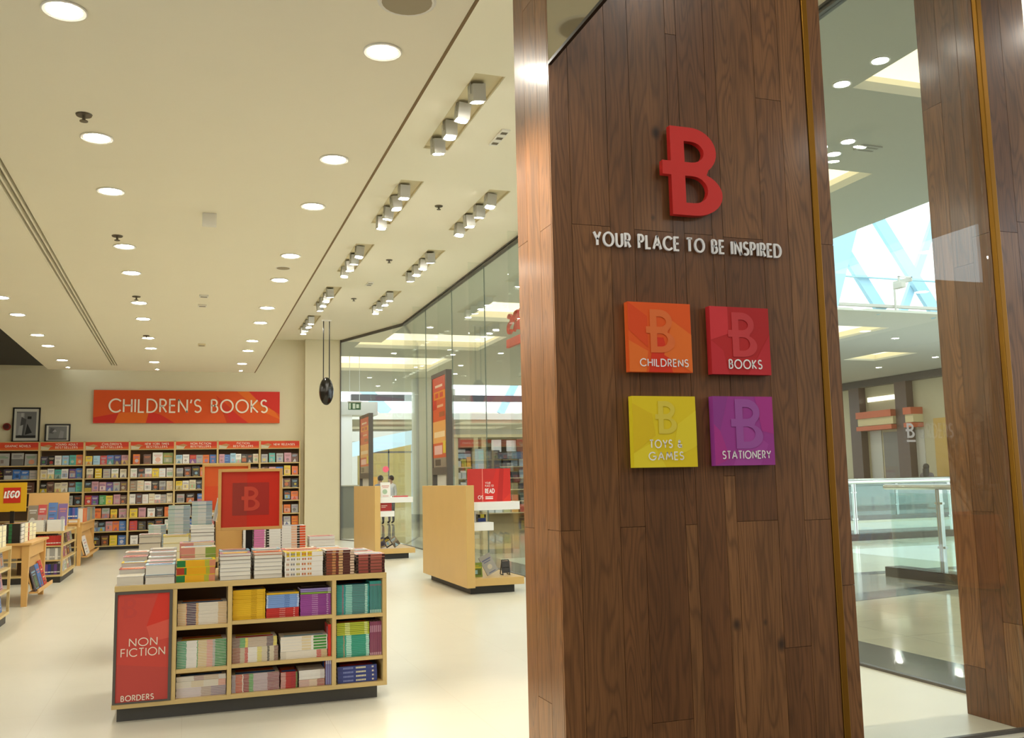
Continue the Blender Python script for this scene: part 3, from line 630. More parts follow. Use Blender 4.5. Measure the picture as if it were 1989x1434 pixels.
for w_, wx, wz, wh, ww, wt in (('NON', -.247, .48, .048, .168, .12), ('FICTION', -.247, .416, .048, .265, .12), ('BORDERS', -.275, .138, .032, .195, .17)):
    b = MB(); text(b, w_, (wx - ox, 6.7405 - oy, wz), (1, 0, 0), wh, ww, th=wt, d=.001); b.build('lettering', OFFW, T1)
logo('emblem', mat('faint_red', 'c24238', .6), .13, .0006, T1, (-.37 - ox, 6.7412 - oy, .66))

# shelves of the near table: every book on its own
def mx(*a): return [list(x) for x in a]
S = 6.775
GA = 'books in the near bookcase table'
tan = [(.18, 'c'), (.01, 'o'), (.20, 'd'), (.06, 'o'), (.35, 'i'), (.2, 'c')]
stack('paperback', -.042, .278, S, .584, [.0105], [(.17, 'd9b98a'), (.01, 'o'), (.19, '4a3450'), (.05, 'd9a860'), (.40, 'i'), (.18, 'd9b98a')], 'i', 'thin cream and purple spined paperback in the left column top compartment', 'cream and purple paperbacks', n=13)
stack('paperback', -.042, .278, S, .306, [.0098], [(.19, '3f9a72'), (.21, 'w'), (.02, 'g'), (.18, 'd8c08a'), (.12, 'd99a8a'), (.05, 's'), (.23, '2d8a4a')], 'w', 'thin white and green spined paperback in the left column middle compartment', 'white and green paperbacks', n=17)
for z, cs, nn, q in ((.118, [(.5, 'd8ccd0'), (.2, 'b9a59a'), (.3, '9a8a9a')], 6, 'lowest'), (.18, [(.3, 'i'), (.25, 'e0d0b0'), (.3, 'i'), (.15, 'e0a090')], 4, 'middle'), (.222, [(.35, 'i'), (.2, 'b59a90'), (.3, 'c8b49a'), (.15, 'd8d4cc')], 3, 'topmost')):
    stack('paperback', -.042, .278, S, z, [.0098], cs, 'i', 'thin pale spined paperback in the %s layer of the left bottom compartment' % q, 'pale paperbacks bottom left, %s layer' % q, n=nn)
stack('paperback', .31, .53, S, .597, [.0118], [(.56, 'e6b92c'), (.18, '*a87f1a'), (.18, 'e8bd34'), (.08, 'dcae2a')], 'e6b92c', 'yellow spined paperback stacked at left of the middle top compartment', 'yellow paperbacks', n=16)
BLU = [(.05, 'c8d4ea'), (.5, '7fa2dc'), (.16, '*4568a8'), (.18, '85a8e0'), (.05, '7fa2dc'), (.06, 'c8d4ea')]; RD = [(.4, 'c23a35'), (.18, '*e0a09a'), (.25, 'c23a36'), (.05, '*f0d8d0'), (.12, 'c23a36')]
z = stack('paperback', .532, .757, S, .597, [.0122], RD, 'r', 'red spined paperback under the blue ones in the middle top compartment', 'red paperbacks', n=5)
z = stack('paperback', .532, .757, S, z, [.0122], BLU, '7fa2dc', 'light blue spined paperback between red and yellow in the middle top compartment', 'light blue paperbacks', n=7)
stack('paperback', .532, .757, S, z, [.0122], [(1, 'e0b030')], 'y', 'single yellow spined paperback lying on top of the blue ones', None, n=1)
VI = [(.38, '9a4f9c'), (.2, '*c8a0cc'), (.28, '8f4694'), (.06, '*e0cce4'), (.08, '9a4f9c')]
z = stack('paperback', .76, .976, S, .597, [.0125], VI, '9a4f9c', 'violet spined paperback stacked at right of the middle top compartment', 'violet paperbacks', n=11)
z = stack('paperback', .76, .976, S, z, [.0125], [(.9, '8ab04a'), (.1, 'c8d8a0')], 'G', 'single lime spined paperback lying on the violet ones', None, n=1)
stack('paperback', .76, .976, S, z, [.0125], [(.9, '9a90c8'), (.1, 'd0cce0')], 'p', 'two lilac spined paperbacks topmost on the violet stack', 'lilac paperbacks on the violet stack', n=2)
z = stack('paperback', .31, .618, S, .312, [.0085], [(.17, '8a4a40'), (.1, 'b8a890'), (.07, 'b83030'), (.2, 'w'), (.1, 'd8cc60'), (.12, 'c8bca0'), (.05, 'k'), (.1, 'c8bca0'), (.09, '7a5040')], 'i', 'thin red and cream spined paperback low in the middle row centre compartment', 'red and cream paperbacks', n=11)
stack('paperback', .31, .61, S, z, [.0085], [(.17, '6a5050'), (.12, '3a9a50'), (.06, 'e0c830'), (.42, 'b8a490'), (.15, '5a4450'), (.08, 'd0c040')], 'i', 'thin spined paperback with a green patch atop the red and cream ones', 'green patched paperbacks', n=7)
z = stack('paperback', .628, .952, S, .312, [.0095], [(.12, 'd0c8b8'), (.65, 'i'), (.1, 'c04038'), (.13, 'c8a878')], 'i', 'cream spined paperback with red end, lower right of the centre compartment', 'cream paperbacks with red ends', n=5)
stack('paperback', .628, .952, S, z, [.019], [(.45, 'i'), (.2, 'd8c8a0'), (.05, 'w'), (.28, '3f8a3c'), (.02, 'w')], 'w', 'thick cream spined paperback with green end, right of the centre compartment', 'cream paperbacks with green ends', n=5)
uprights('paperback', .953, S, .312, 1, .022, .215, [(1, 'd8352a')], 'r', 'bright red book standing upright at right of the centre compartment', None)
for z, cs, nn, q in ((.119, [(.08, 'a8a0b8'), (.14, 'c05038'), (.02, 'w'), (.12, '8a2430'), (.09, '4a9a50'), (.3, 'b8a4b0'), (.25, '8a4a58')], 12, 'lower'),):
    stack('paperback', .31, .628, S, z, [.0092], cs, 'i', 'thin maroon and lilac spined paperback in the middle column bottom compartment', 'maroon and lilac paperbacks', n=nn)
stack('paperback', .632, .75, S, .119, [.0092], [(.3, 'c8a8a0'), (.3, 'b03030'), (.3, 'a02834'), (.1, '3a8a4a')], 'r', 'short dark red spined paperback beside the white ones in the bottom compartment', 'dark red paperbacks', n=11)
z = stack('paperback', .754, .935, S, .119, [.009], [(.4, 'c8a098'), (.3, 'd8c0a8'), (.3, 'a05048')], 'i', 'thin pinkish spined paperback under the white ones in the bottom compartment', 'pinkish paperbacks', n=5)
stack('paperback', .754, .935, S, z, [.0095], [(.82, 'w'), (.18, 'd0c8c8')], 'w', 'white spined paperback stacked at right of the middle bottom compartment', 'white paperbacks', n=6)
uprights('paperback', .937, S, .119, 3, .0125, .163, [(.85, '8a90c4'), (.15, 'c0c4e0')], 'p', 'lilac blue book standing upright at right of the middle bottom compartment', 'upright lilac blue books')
TE = [(.16, '3a9a9a'), (.05, '9a6a80'), (.06, '3a9a9a'), (.2, '9ad0c8'), (.4, '5f8488'), (.08, 'b8e0d8'), (.05, '3a9a9a')]
stack('paperback', 1.012, 1.246, S, .586, [.0115], TE, 't', 'teal spined paperback stacked in the right column top compartment', 'teal paperbacks', n=17)
uprights('paperback', 1.247, S, .586, 7, .0112, .222, [(.1, 'b8e0d8'), (.75, '4f8488'), (.05, '9a6a80'), (.1, '3aa0a0')], 't', 'teal book standing upright at right of the top compartment', 'upright teal books')
z = stack('paperback', 1.012, 1.246, S, .294, [.0118], [(.2, '1f9a80'), (.04, 'b08a60'), (.05, '1f9a80'), (.16, 'b8e8d8'), (.45, '249478'), (.1, 'b8e8d8')], 't', 'green spined paperback in the right column middle compartment', 'green paperbacks', n=12)
stack('paperback', 1.012, 1.246, S, z, [.0118], [(.25, 'b8c43a'), (.15, 'dce490'), (.45, 'b8c43a'), (.1, 'dce490'), (.05, 'b8c43a')], 'G', 'lime spined paperback lying on the green ones in the right column', 'lime paperbacks', n=7)
uprights('paperback', 1.247, S, .294, 6, .0132, .232, [(.08, 'c8a0b0'), (.6, '8a4a66'), (.2, 'b888a0'), (.12, '8a4a66')], '8a4a66', 'plum book standing upright beside the lime and green ones', 'upright plum books')
stack('paperback', 1.018, 1.3, S, .119, [.0275], [(.14, 'B'), (.26, '*7f8cc4'), (.06, 'B'), (.26, '*e6e2b4'), (.15, 'B'), (.05, '*f0ecd0'), (.08, 'B')], 'B', 'navy blue book with pale script on its spine, bottom right compartment', 'navy books with script spines', n=4)

# books on top of the near table
H1 = .867; GT = 'books on top of the near table'
def tops(rows):
    for nm, x0, x1, y, z, ts, segs, cv, lb, gp, fc, d, pg, n in rows: stack(nm, x0, x1, y, z, ts, segs, cv, lb, gp, d=d, face=fc, pg=pg, n=n)
SG = [(1, 's')]
for i in range(5):
    hh = [[.058], [.043, .045], [.055, .06], [.05, .045, .045], [.05, .05, .06]][i]; q = ['front', 'second', 'third', 'fourth', 'back'][i]
    stack('hardback', -.425, -.252, 6.77 + .212 * i, H1, hh, SG, 'wrymi'[i] if i else 'w', 'large book showing grey page edges, far left column, %s row on the near table' % q, 'left column books, %s row' % q, d=.2, face='pages', pg=1)
    hh = [[.045, .012, .068], [.065, .068], [.05, .045, .05], [.055, .06, .05], [.055, .06, .06]][i]
    stack('hardback', -.25, -.058, 6.765 + .212 * i, H1, hh, SG, ['w', 'n', 'l'] if i == 0 else ['ymcw'[i - 1], 'wgyl'[i - 1], 'cwws'[i - 1]], 'large book showing grey page edges, second column, %s row on the near table' % q, 'second column books, %s row' % q, d=.2, face='pages', pg=1 if i else 0)
YC = [(.2, 'a8402c'), (.06, '3f7a3a'), (.5, 'e0a424'), (.1, 'a8a838'), (.14, 'c87a5a')]; YC2 = [(.22, '2f7a44'), (.5, 'e3aa2a'), (.12, 'b0b040'), (.16, 'd08a6a')]
stack('hardback', -.054, .198, 6.76, H1, [.048, .05, .047], [YC2, YC, YC2], 'y', 'thick yellow spined cookery book with red and green end on the near table', 'thick yellow spined books', d=.2)
stack('hardback', -.03, .206, 6.975, H1, [.055, .055, .055, .05], [(.4, 'd08a7a'), (.3, 'e0d0b0'), (.3, '8aa04a')], ['m', 'c', 'G', 'c'], 'thick pastel book in the stack behind the yellow spined ones', 'thick pastel books', d=.2)
stack('hardback', -.04, .2, 7.19, H1, [.055, .06, .06, .06], [(.4, 'd08a7a'), (.6, 'e0d0b0')], ['o', 'c', 'y', 'm'], 'thick book third back behind the yellow spined ones', 'third row books behind the yellow ones', d=.2)
for k, (a, c) in enumerate(((.222, .432), (.446, .642))):
    for j in range(2):
        q = ('front', 'back')[j]
        stack('paperback', a + .004 * j, c + .004 * j, 6.765 + .22 * j, H1, [[.028, .026, .025, .027, .024, .026, .018], [.03] * 6, [.03] * 6][j], [(.03, 'k'), (.94, 's'), (.03, 'k')], ['s', 'i', 's', 'w', 's', 'e', 'mo'[k]] if j == 0 else ['w', 'm', 'c', 's', 'w', 'l'], 'paperback showing pale page edges, %s stack, %s row on the near table' % (('fourth', 'fifth')[k], q), 'pale page stacks, %s, %s row' % (('fourth', 'fifth')[k], q), d=.2, face='pages', pg=2)
AL = [(.04, 'w'), (.08, '*b08a70'), (.03, 'w'), (.12, '*8a8a90'), (.03, 'w'), (.1, '*b0a040'), (.04, 'w'), (.12, '*c07050'), (.03, 'w'), (.12, '*d08a50'), (.29, 'w')]
stack('hardback', .652, .918, 6.76, H1, [.0335] * 5, AL, 'iwiwy', 'white spined hardback with small coloured lettering on the near table', 'white spined lettered hardbacks', d=.2)
stack('hardback', .66, .92, 6.98, H1, [.034] * 5, [(1, 'w')], ['w', 'm', 'y', 'w', 'r'], 'hardback behind the white spined lettered stack', 'hardbacks behind the white spined ones', d=.2)
stack('hardback', .66, .92, 7.2, H1, [.03] * 5, [(.7, 'm'), (.3, 'w')], ['w', 'o', 'w', 'l', 'm'], 'pink covered hardback in the back row centre of the near table', 'back row centre hardbacks', d=.22)
MR = [(.05, 'k'), (.2, '8a4a38'), (.12, 'c08858'), (.1, '7a3a30'), (.14, 'd0a878'), (.25, '5a3430'), (.14, 'd8c0a8')]
stack('hardback', .926, 1.138, 6.758, H1, [.0185], MR, 'nnnnnnnnw', 'maroon and gold spined hardback in the sixth stack of the front row', 'maroon and gold hardbacks', d=.2, n=9)
MR2 = [(.08, 'k'), (.34, '9a5048'), (.08, '4a2a2a'), (.4, 'a05a50'), (.1, '4a2a2a')]
stack('hardback', 1.146, 1.356, 6.76, H1, [.0215], MR2, ['n', 'n', 'n', 'n', 'n', 'e8a890'], 'dark red spined hardback stacked at the right end of the near table', 'dark red hardbacks at the right end', d=.2, n=6)
for j in range(1, 4):
    q = ('second', 'third', 'back')[j - 1]
    stack('hardback', .926, 1.138, 6.76 + .215 * j, H1, [.03] * 5, [(1, 'w')], ['w', 'c', 'w', 'y', ['w', 'i', 'w'][j - 1]], 'pale book behind the maroon and gold stack, %s row' % q, 'pale books behind the maroon stack, %s row' % q, d=.2)
    stack('hardback', 1.142, 1.356, 6.76 + .215 * j, H1, [.03] * 4, [(1, 'w')], ['w', 'o', 'w', ['e8a890', 'm', 'w'][j - 1]], 'pink or white book behind the dark red stack, %s row' % q, 'books behind the dark red stack, %s row' % q, d=.2)
stack('hardback', .24, .6, 7.43, H1, [.03] * 5, [(.5, 'w'), (.5, 's')], ['w', 's', 'c', 'w', 'n'], 'wide book lying at the back of the near table behind the sign post', 'wide books behind the sign post', d=.28)

# sign on a post on the near table
def post_sign(label, x0, x1, y, z0, z1, zb, panel, cols, px, emb=None, frame=BEECH, post=BLACKM):
    t = thing('post_sign', label, 'sign', (px, y, zb)); W0, W1 = x0 - px, x1 - px; f = .022; a, b_ = z0 - zb, z1 - zb
    boxes('base_plate', post, [(-.07, -.07, .0, .07, .07, .006)], t); boxes('post', post, [(-.025, -.012, .006, .025, .012, a + .01)], t)
    if frame:
        boxes('frame', frame, [(W0, -.028, a, W0 + f, .028, b_), (W1 - f, -.028, a, W1, .028, b_), (W0 + f, -.028, a, W1 - f, .028, a + f), (W0 + f, -.028, b_ - f, W1 - f, .028, b_)], t, bevel=.002)
    else: f = 0
    p = MB(); p.box(W0 + f, -.012, a + f, W1 - f, .012, b_ - f, 0, lin(panel))
    for i, (pts, c) in enumerate(cols): p.face([(W0 + f + u * (W1 - W0 - 2 * f), -.0126 - .0005 * i, a + f + v * (b_ - a - 2 * f)) for u, v in pts], 0, lin(c))
    p.build('panel', PAINT, t); return t, (W0 + f, a + f, W1 - W0 - 2 * f, b_ - a - 2 * f)
t, (u0, v0, uw, vh) = post_sign('red wooden framed sign with a dark red crossed letter on the near table', .222, .683, 7.30, 1.178, 1.628, .868, 'cb2f1c', [(sq(0, 0, .44, 1), 'c03a26'), (sq(.19, .21, .44, .8), '96372c'), (sq(.44, .21, .82, .8), 'a52f26')], .447)
logo('emblem', mat('sign_letter', 'c4432c', .6), vh * .44, .001, t, (u0 + uw * .39, -.0142, v0 + vh * .29))

# ------------------------------------------------------------------ second table behind
T2 = gondola('book_gondola', 'low maple bookcase table behind the near one, under tall stacks of books', -.43, 1.362, 8.95, 10.05, .867, {'div': [-.416, .294, .992, 1.348], 'shelf': [(-.4, .28, .584), (-.4, .28, .306), (.308, .978, .597), (.308, .978, .312), (1.006, 1.334, .586), (1.006, 1.334, .294)]})
stack('hardback', -.39, -.2, 8.97, H1, [.075, .075, .055, .02], SG, ['s', 'n', 's', 's'], 'thick book with beige page edges, far left stack of the second table', 'beige page edge books', d=.22, face='pages', pg=3)
stack('hardback', -.19, .035, 8.97, H1, [.07, .07, .06, .012], SG, ['y', 'c', 'y', 'y'], 'thick book with cream page edges, second stack on the second table', 'cream page edge books', d=.22, face='pages', pg=4)
stack('paperback', .04, .25, 8.98, H1, [.05, .05, .05, .045, .03, .03, .03], SG, ['s', 'w', 's', 'w', 'k', 's', 'w'], 'paperback with white page edges in the third stack of the second table', 'white page stack on the second table', d=.22, face='pages', pg=2)
for k, (a, c, n) in enumerate(((-.38, -.22, 8), (-.21, -.01, 13), (.0, .19, 14))):
    stack('magazine', a + .05, c + .05, 9.5, H1, [.035], [(.3, 'b8c8c0'), (.4, 'c8ccc8'), (.3, '9aa8b0')], ['l', 's', 't', 'w', 'l', 's', 'c', 't', 's', 'w', 'l', 's', 't', 'b'], 'pale magazine in the tall %s stack at the back of the second table' % ('left', 'middle', 'right')[k], 'tall magazine stacks, %s' % ('left', 'middle', 'right')[k], d=.24, face='spine', n=n)
t = thing('riser_box', 'plain wooden riser box standing behind the sign on the second table', 'display box', (.42, 9.15, H1))
boxes('front_board', BEECH, [(-.16, -.12, 0, .07, -.1, .3)], t, bevel=.002); boxes('side_board', BEECH, [(-.16, -.1, 0, -.14, .12, .3), (.05, -.1, 0, .07, .12, .3)], t); boxes('top_board', BEECH, [(-.16, -.12, .3, .07, .12, .318)], t, bevel=.002)
for k in range(2): book('magazine', .25 + .1 * k + .012, 9.08, 1.186, (.21, .15, .03), [(1, 's')], 'w', 'white paged magazine leaning %s on the riser box left of the red sign' % ('outermost', 'second')[k], None, rot=(0, -math.pi / 2 + .2, 0), pg=2)
stack('paperback', .495, .587, 9.0, H1, [.021], [(.5, 'w'), (.5, 'i')], 'w', 'small white paperback stacked behind the sign post on the second table', 'small white paperbacks on the second table', n=12, d=.18)
stack('paperback', .59, .70, 9.0, H1, [.021], [(.9, 'd87ab0'), (.1, 'w')], 'm', 'pink spined paperback stacked right of the sign post on the second table', 'pink spined paperbacks', n=12, d=.18)
stack('paperback', .705, 1.06, 9.0, H1, [.023], [(.06, 'k'), (.3, 'w'), (.02, 'k'), (.25, 'w'), (.15, 'e8b89a'), (.07, 'k'), (.15, 'e0562a')], 'w', 'white spined paperback with orange end on the second table', 'white paperbacks with orange ends', n=11, d=.2)
stack('paperback', 1.09, 1.33, 9.0, H1, [.03], [(1, 'w')], ['w', 'y', 'w', 'w', 'm'], 'white book at the right end of the second table', 'white books at the right end of the second table', n=5, d=.2)
t, (u0, v0, uw, vh) = post_sign('orange wooden framed sign half hidden behind the red framed sign', .145, .6, 9.75, 1.25, 1.72, .868, 'd8532a', [(sq(0, .55, 1, 1), 'd9602c'), (sq(.5, 0, 1, .5), 'cf452a')], .36)
logo('emblem', mat('sign_letter_orange', 'c23a22', .5), vh * .5, .001, t, (u0 + uw * .36, -.0142, v0 + vh * .25))

# ------------------------------------------------------------------ bookcases along the back wall
BX = [-4.49, -3.43, -2.42, -1.375, -.297, .752, 1.814, 2.856]
BZ = [2.108, 1.775, 1.444, 1.114, .774, .456, .105]
HEAD = [['GRAPHIC NOVELS'], ['YOUNG ADULT', 'BESTSELLERS'], ["CHILDREN'S", 'BESTSELLERS'], ['NEW YORK TIMES', 'BESTSELLERS'], ['NON FICTION', 'BESTSELLERS'], ['FICTION', 'BESTSELLERS'], ['NEW RELEASES']]
BAYN = ['first bay at far left', 'bay below the landscape photograph', 'third bay, left under the orange sign', 'fourth bay, under the orange sign', 'fifth bay, under the orange sign', 'sixth bay, behind the red sign', 'last bay at the right end']
SHORT = ['first bay', 'second bay', 'third bay', 'fourth bay', 'fifth bay', 'sixth bay', 'last bay']
YF = 25.6
for i in range(7):
    x0, x1 = BX[i], BX[i + 1]; W = x1 - x0
    t = thing('wall_bookcase', 'tall maple bookcase against the back wall, ' + BAYN[i], 'bookcase', ((x0 + x1) / 2, YF, 0), group='bookcases along the back wall'); h = W / 2
    boxes('plinth', BLACK, [(-h, .04, 0, h, .36, .08)], t)
    boxes('side_panel', MAPLE2, [(-h, 0, .08, -h + .022, .37, 2.69)], t); boxes('side_panel', MAPLE2, [(h - .022, 0, .08, h, .37, 2.69)], t)
    boxes('back_panel', DARKBACK, [(-h + .022, .3, .08, h - .022, .32, 2.69)], t)
    for z in BZ: boxes('shelf', MAPLE2, [(-h + .022, 0, z - .026, h - .022, .3, z)], t)
    boxes('top_board', MAPLE2, [(-h, 0, 2.672, h, .37, 2.69)], t); boxes('rail', MAPLE2, [(-h + .022, .0, 2.468, h - .022, .3, 2.488)], t)
    hd = MB(); hd.box(-h + .022, .004, 2.489, h - .022, .02, 2.672, 0, lin('d4482a'))
    q = lambda pts, c, d: hd.face([(u * W, .004 - d, 2.489 + .183 * v) for u, v in pts], 0, lin(c))
    q(sq(-.47, 0, .47, .28), 'd8612a', .0006); q([(.1, 1), (.3, .3), (.47, .4), (.47, 1)], 'c93a28', .0009)
    if i: q([(-.47, 0), (-.3, 0), (-.26, .35), (-.47, .5)], 'c9c2a4', .0012); q([(-.44, .45), (-.3, .3), (-.2, .45), (-.3, .7)], 'b98a5a', .0015)
    else: q(sq(-.47, 0, -.4, 1), '8a3a22', .0012)
    hd.build('header_sign', PAINT, t); b = MB(); T_ = HEAD[i]; k = .1 if i else .05
    for j, s_ in enumerate(T_): text(b, s_, (W * k, .0022, 2.595 - .075 * j if len(T_) > 1 else 2.56), (1, 0, 0), .048, min(W * .52, .045 * len(s_)), th=.17, d=.001)
    b.build('lettering', OFFW, t)
ROWS = {0: ['SSS', 'kdbbs', 'kwn', '', '', '', ''],
 1: ['dkwlto', 'cwtwpb', 'knccnt', 'wcnsk', 'cbk', '', ''],
 2: ['ylrbBm', 'cyswc', 'kmmpsn', 'rpgymn', 'tosym', 'rekmob', 'yknyb'],
 3: ['onXZ', 'wkwyww', 'ecwksc', 'wnwcwsc', 'ymwko', 'rkkkw', 'wkby'],
 4: ['lwrsob', 'snkok', 'yicknn', 'skbw', 'wsmkw', 'gbkr', 'wyrk'],
 5: ['mblwkkc', 'bkwsn', 'wrkcb', 'nswkk', 'wkwbo', 'kgrwn', 'ybwrk'],
 6: ['stsmn', 'nmbyo', 'rcwnk', 'bwkko', 'wnsos', 'kwpso', 'wkrby']}
RN = ['top', 'second', 'third', 'fourth', 'fifth', 'sixth', 'bottom']
CN = {'w': 'white', 'k': 'black', 'b': 'blue', 'B': 'dark blue', 'l': 'pale blue', 'r': 'red', 'y': 'yellow', 'o': 'orange', 'g': 'green', 't': 'teal', 'p': 'purple', 'n': 'brown', 'c': 'cream', 's': 'silver grey', 'm': 'mauve', 'd': 'dark grey', 'i': 'ivory', 'e': 'taupe', 'S': 'large grey', 'X': 'wide white', 'Z': 'wide olive'}
rc = random.Random(5)
def cover_book(w, h, t, col):
    """one face-out book: printed front, spine, pages"""
    b = MB(); base = LP[col]; b.box(0, 0, 0, w, t, h, 0, base); b.box(w - .002, .002, .002, w + .0006, t - .002, h - .002, 0, PAGEC[2])
    lum = sum(base) / 3; bl = lambda c: tuple(.42 * a + .58 * q for a, q in zip(base, c)); ink = [bl(LP[k]) for k in ('wyclo' if lum < .25 else 'kdBrnpg')]; c1, c2 = rc.choice(ink), bl(rc.choice([LP[k] for k in 'wkrlbyognmcs']))
    def F(u0, v0, u1, v1, c, d): b.face([(w * u0, -d, h * v0), (w * u1, -d, h * v0), (w * u1, -d, h * v1), (w * u0, -d, h * v1)], 0, c)
    s = rc.random()
    if s < .35:
        F(.12, .72, .88, .79, c1, .0012); F(.2, .62, .8, .67, c1, .0012); n = 14; cx, cy, r = rc.uniform(.4, .6), rc.uniform(.28, .38), rc.uniform(.18, .28)
        b.face([(w * (cx + r * math.cos(6.283 * k / n)), -.0012, h * cy + w * r * math.sin(6.283 * k / n)) for k in range(n)], 0, c2); F(.2, .06, .8, .11, c1, .0012)
    elif s < .6:
        F(0, 0, 1, rc.uniform(.35, .55), c2, .0012); F(.15, .74, .85, .83, c1, .0012); F(.15, .64, .7, .69, c1, .0012)
        b.face([(w * .2, -.0018, h * .04), (w * .75, -.0018, h * .04), (w * rc.uniform(.4, .6), -.0018, h * .42)], 0, rc.choice(ink))
    elif s < .8:
        F(.1, .12, .9, .55, c2, .0012); F(.1, .62, .9, .7, c1, .0012); F(.1, .75, .7, .8, c1, .0012); F(.3, .2, .55, .48, rc.choice(ink), .0018)
    else:
        for k in range(5): F(.12, .15 + .15 * k, rc.uniform(.5, .88), .2 + .15 * k, c1 if k % 2 else c2, .0012)
    return b.mesh('face_out_book', GLOSSP)
for i, rows in ROWS.items():
    for j, row in enumerate(rows):
        if not row: continue
        x0, x1 = BX[i] + .03, BX[i + 1] - .03; n = len(row)
        if i == 1 and j == 4: x0 = BX[i] + .55
        if i == 0: x0 = BX[i] + .12
        pitch = (x1 - x0) / n
        for k, ch in enumerate(row):
            big = ch in 'SXZ'; col = {'S': 's', 'X': 'w', 'Z': 'G'}.get(ch, ch); wd = min(pitch * .94, rc.uniform(.235, .3) if big else rc.uniform(.15, .19))
            if big and i == 0: wd = pitch * .88
            h = rc.uniform(.28, .31) if big else rc.uniform(.215, .255); o = bpy.data.objects.new('face_out_book', cover_book(wd, h, rc.uniform(.02, .035), col)); C.objects.link(o)
            o.location = (x0 + pitch * (k + .5) - wd / 2 + rc.uniform(-.008, .008), YF + .06, BZ[j] + .003); o.rotation_euler = (-.12, 0, 0)
            tag(o, '%s face-out book, %s from left, %s shelf, %s of the back wall' % (CN[ch], ORD[k], RN[j], SHORT[i]), 'book', 'face-out books on the back wall')

# ------------------------------------------------------------------ left side: tables and gondolas
def plank_table(label, x0, x1, y0, y1, h, group=None):
    t = thing('display_table', label, 'table', ((x0 + x1) / 2, (y0 + y1) / 2, 0), group=group); a, b = (x1 - x0) / 2, (y1 - y0) / 2
    boxes('tabletop', BEECH, [(-a - .03, -b - .03, h - .03, a + .03, b + .03, h)], t, bevel=.004)
    boxes('apron', BEECH, [(-a + .09, -b + .02, h - .2, a - .09, -b + .045, h - .03), (-a + .09, b - .045, h - .2, a - .09, b - .02, h - .03), (-a + .02, -b + .09, h - .2, -a + .045, b - .09, h - .03), (a - .045, -b + .09, h - .2, a - .02, b - .09, h - .03)], t)
    for sx in (-1, 1):
        for sy in (-1, 1):
            m_ = MB(); cx, cy = sx * (a - .045), sy * (b - .045); q = .045; p = .034
            m_.v = [(cx - p, cy - p, 0), (cx + p, cy - p, 0), (cx + p, cy + p, 0), (cx - p, cy + p, 0), (cx - q, cy - q, h - .03), (cx + q, cy - q, h - .03), (cx + q, cy + q, h - .03), (cx - q, cy + q, h - .03)]
            for f in ((0, 3, 2, 1), (4, 5, 6, 7), (0, 1, 5, 4), (1, 2, 6, 5), (2, 3, 7, 6), (3, 0, 4, 7)): m_.f.append(f); m_.m.append(0); m_.c.append(None)
            m_.build('leg', BEECH, t)
    r = MB(); r.obox((a + .03, 0, .2), (a - .09, 0, .62), b * 2 - .24, .014, up=Vector((.42, 0, .12)).normalized()); r.build('side_rack', BEECH, t)
    boxes('rack_lip', BEECH, [(a - .0, -b + .1, .155, a + .115, b - .1, .175), (a + .1, -b + .1, .175, a + .115, b - .1, .205)], t)
    return t
TA = plank_table('beech display table with tapered legs under the yellow sign at left', -3.3, -1.93, 13.86, 15.46, .82)
def rack_book(x, y, z, w, h, col, lb):
    """a magazine leaning on the side rack, cover facing +x"""
    o = bpy.data.objects.new('magazine', cover_book(w, h, .012, col)); C.objects.link(o); o.location = (x, y, z); o.rotation_euler = (-.28, 0, math.pi / 2); tag(o, lb, 'magazine', None); return o
rack_book(-1.852, 13.99, .1765, .42, .33, 'd', 'dark magazine with white panels leaning on the side rack of the near left table')
rack_book(-1.852, 14.45, .1765, .32, .33, 'b', 'blue grey magazine leaning in the middle of the near left table side rack')
rack_book(-1.852, 14.82, .1765, .26, .36, 'r', 'red and mauve magazine leaning at the far end of the near table side rack')
BK = [(.3, 'k'), (.04, 's'), (.2, 'k'), (.12, '2f6a40'), (.3, 'k'), (.04, 's')]
stack('hardback', -2.36, -2.03, 13.87, .82, [.05] * 5, BK, 'k', 'thick black spined book with a green band under the yellow sign', 'thick black spined books', d=.25)
stack('hardback', -2.72, -2.40, 13.87, .82, [.045] * 5, [(1, 'w')], ['w', 'r', 'l', 'k', 'm'], 'book at the left end of the table under the yellow sign', 'books left of the black spined ones', d=.25)
stack('hardback', -2.3, -2.03, 14.17, .82, [.062] * 4, [(1, 'i')], 'i', 'thick cream page book behind the black spined ones on the left table', 'cream page books on the left table', d=.3, pg=4)
stack('hardback', -2.3, -2.03, 14.53, .82, [.06] * 4, [(1, 'r')], 'rcic', 'cream page book with red edge, farther back on the left table', 'red edged books on the left table', d=.3, pg=4)
stack('hardback', -2.3, -2.03, 14.87, .82, [.055] * 4, [(1, 'i')], 'iwms', 'pale book at the back of the left table', 'pale books at the back of the left table', d=.3, pg=4)
stack('magazine', -2.72, -2.34, 14.3, .82, [.03] * 6, [(1, 's')], 'wslrtm', 'glossy magazine lying behind the post of the yellow sign', 'glossy magazines behind the yellow sign', d=.3)
t, (u0, v0, uw, vh) = post_sign('yellow sign board with a red square and white bold lettering on the left table', -2.405, -2.035, 14.2, 1.225, 1.612, .821, 'd9a91c', [], -2.20, frame=None)
t.location.z = 1.07; t.location.z = .821
b = MB(); S_ = .205; b.box(-.205 + .095, -.018, .53 - .01, -.205 + .095 + S_, -.0125, .53 - .01 + S_, 0, lin('c5301f')); b.build('red_square', GLOSSP, t)
b = MB(); text(b, 'LEGO', (-.205 + .095 + S_ * .47, -.0195, .595), (1, 0, 0), .078, .165, th=.26, d=.001, shear=.16); b.build('lettering', WHITEL, t)
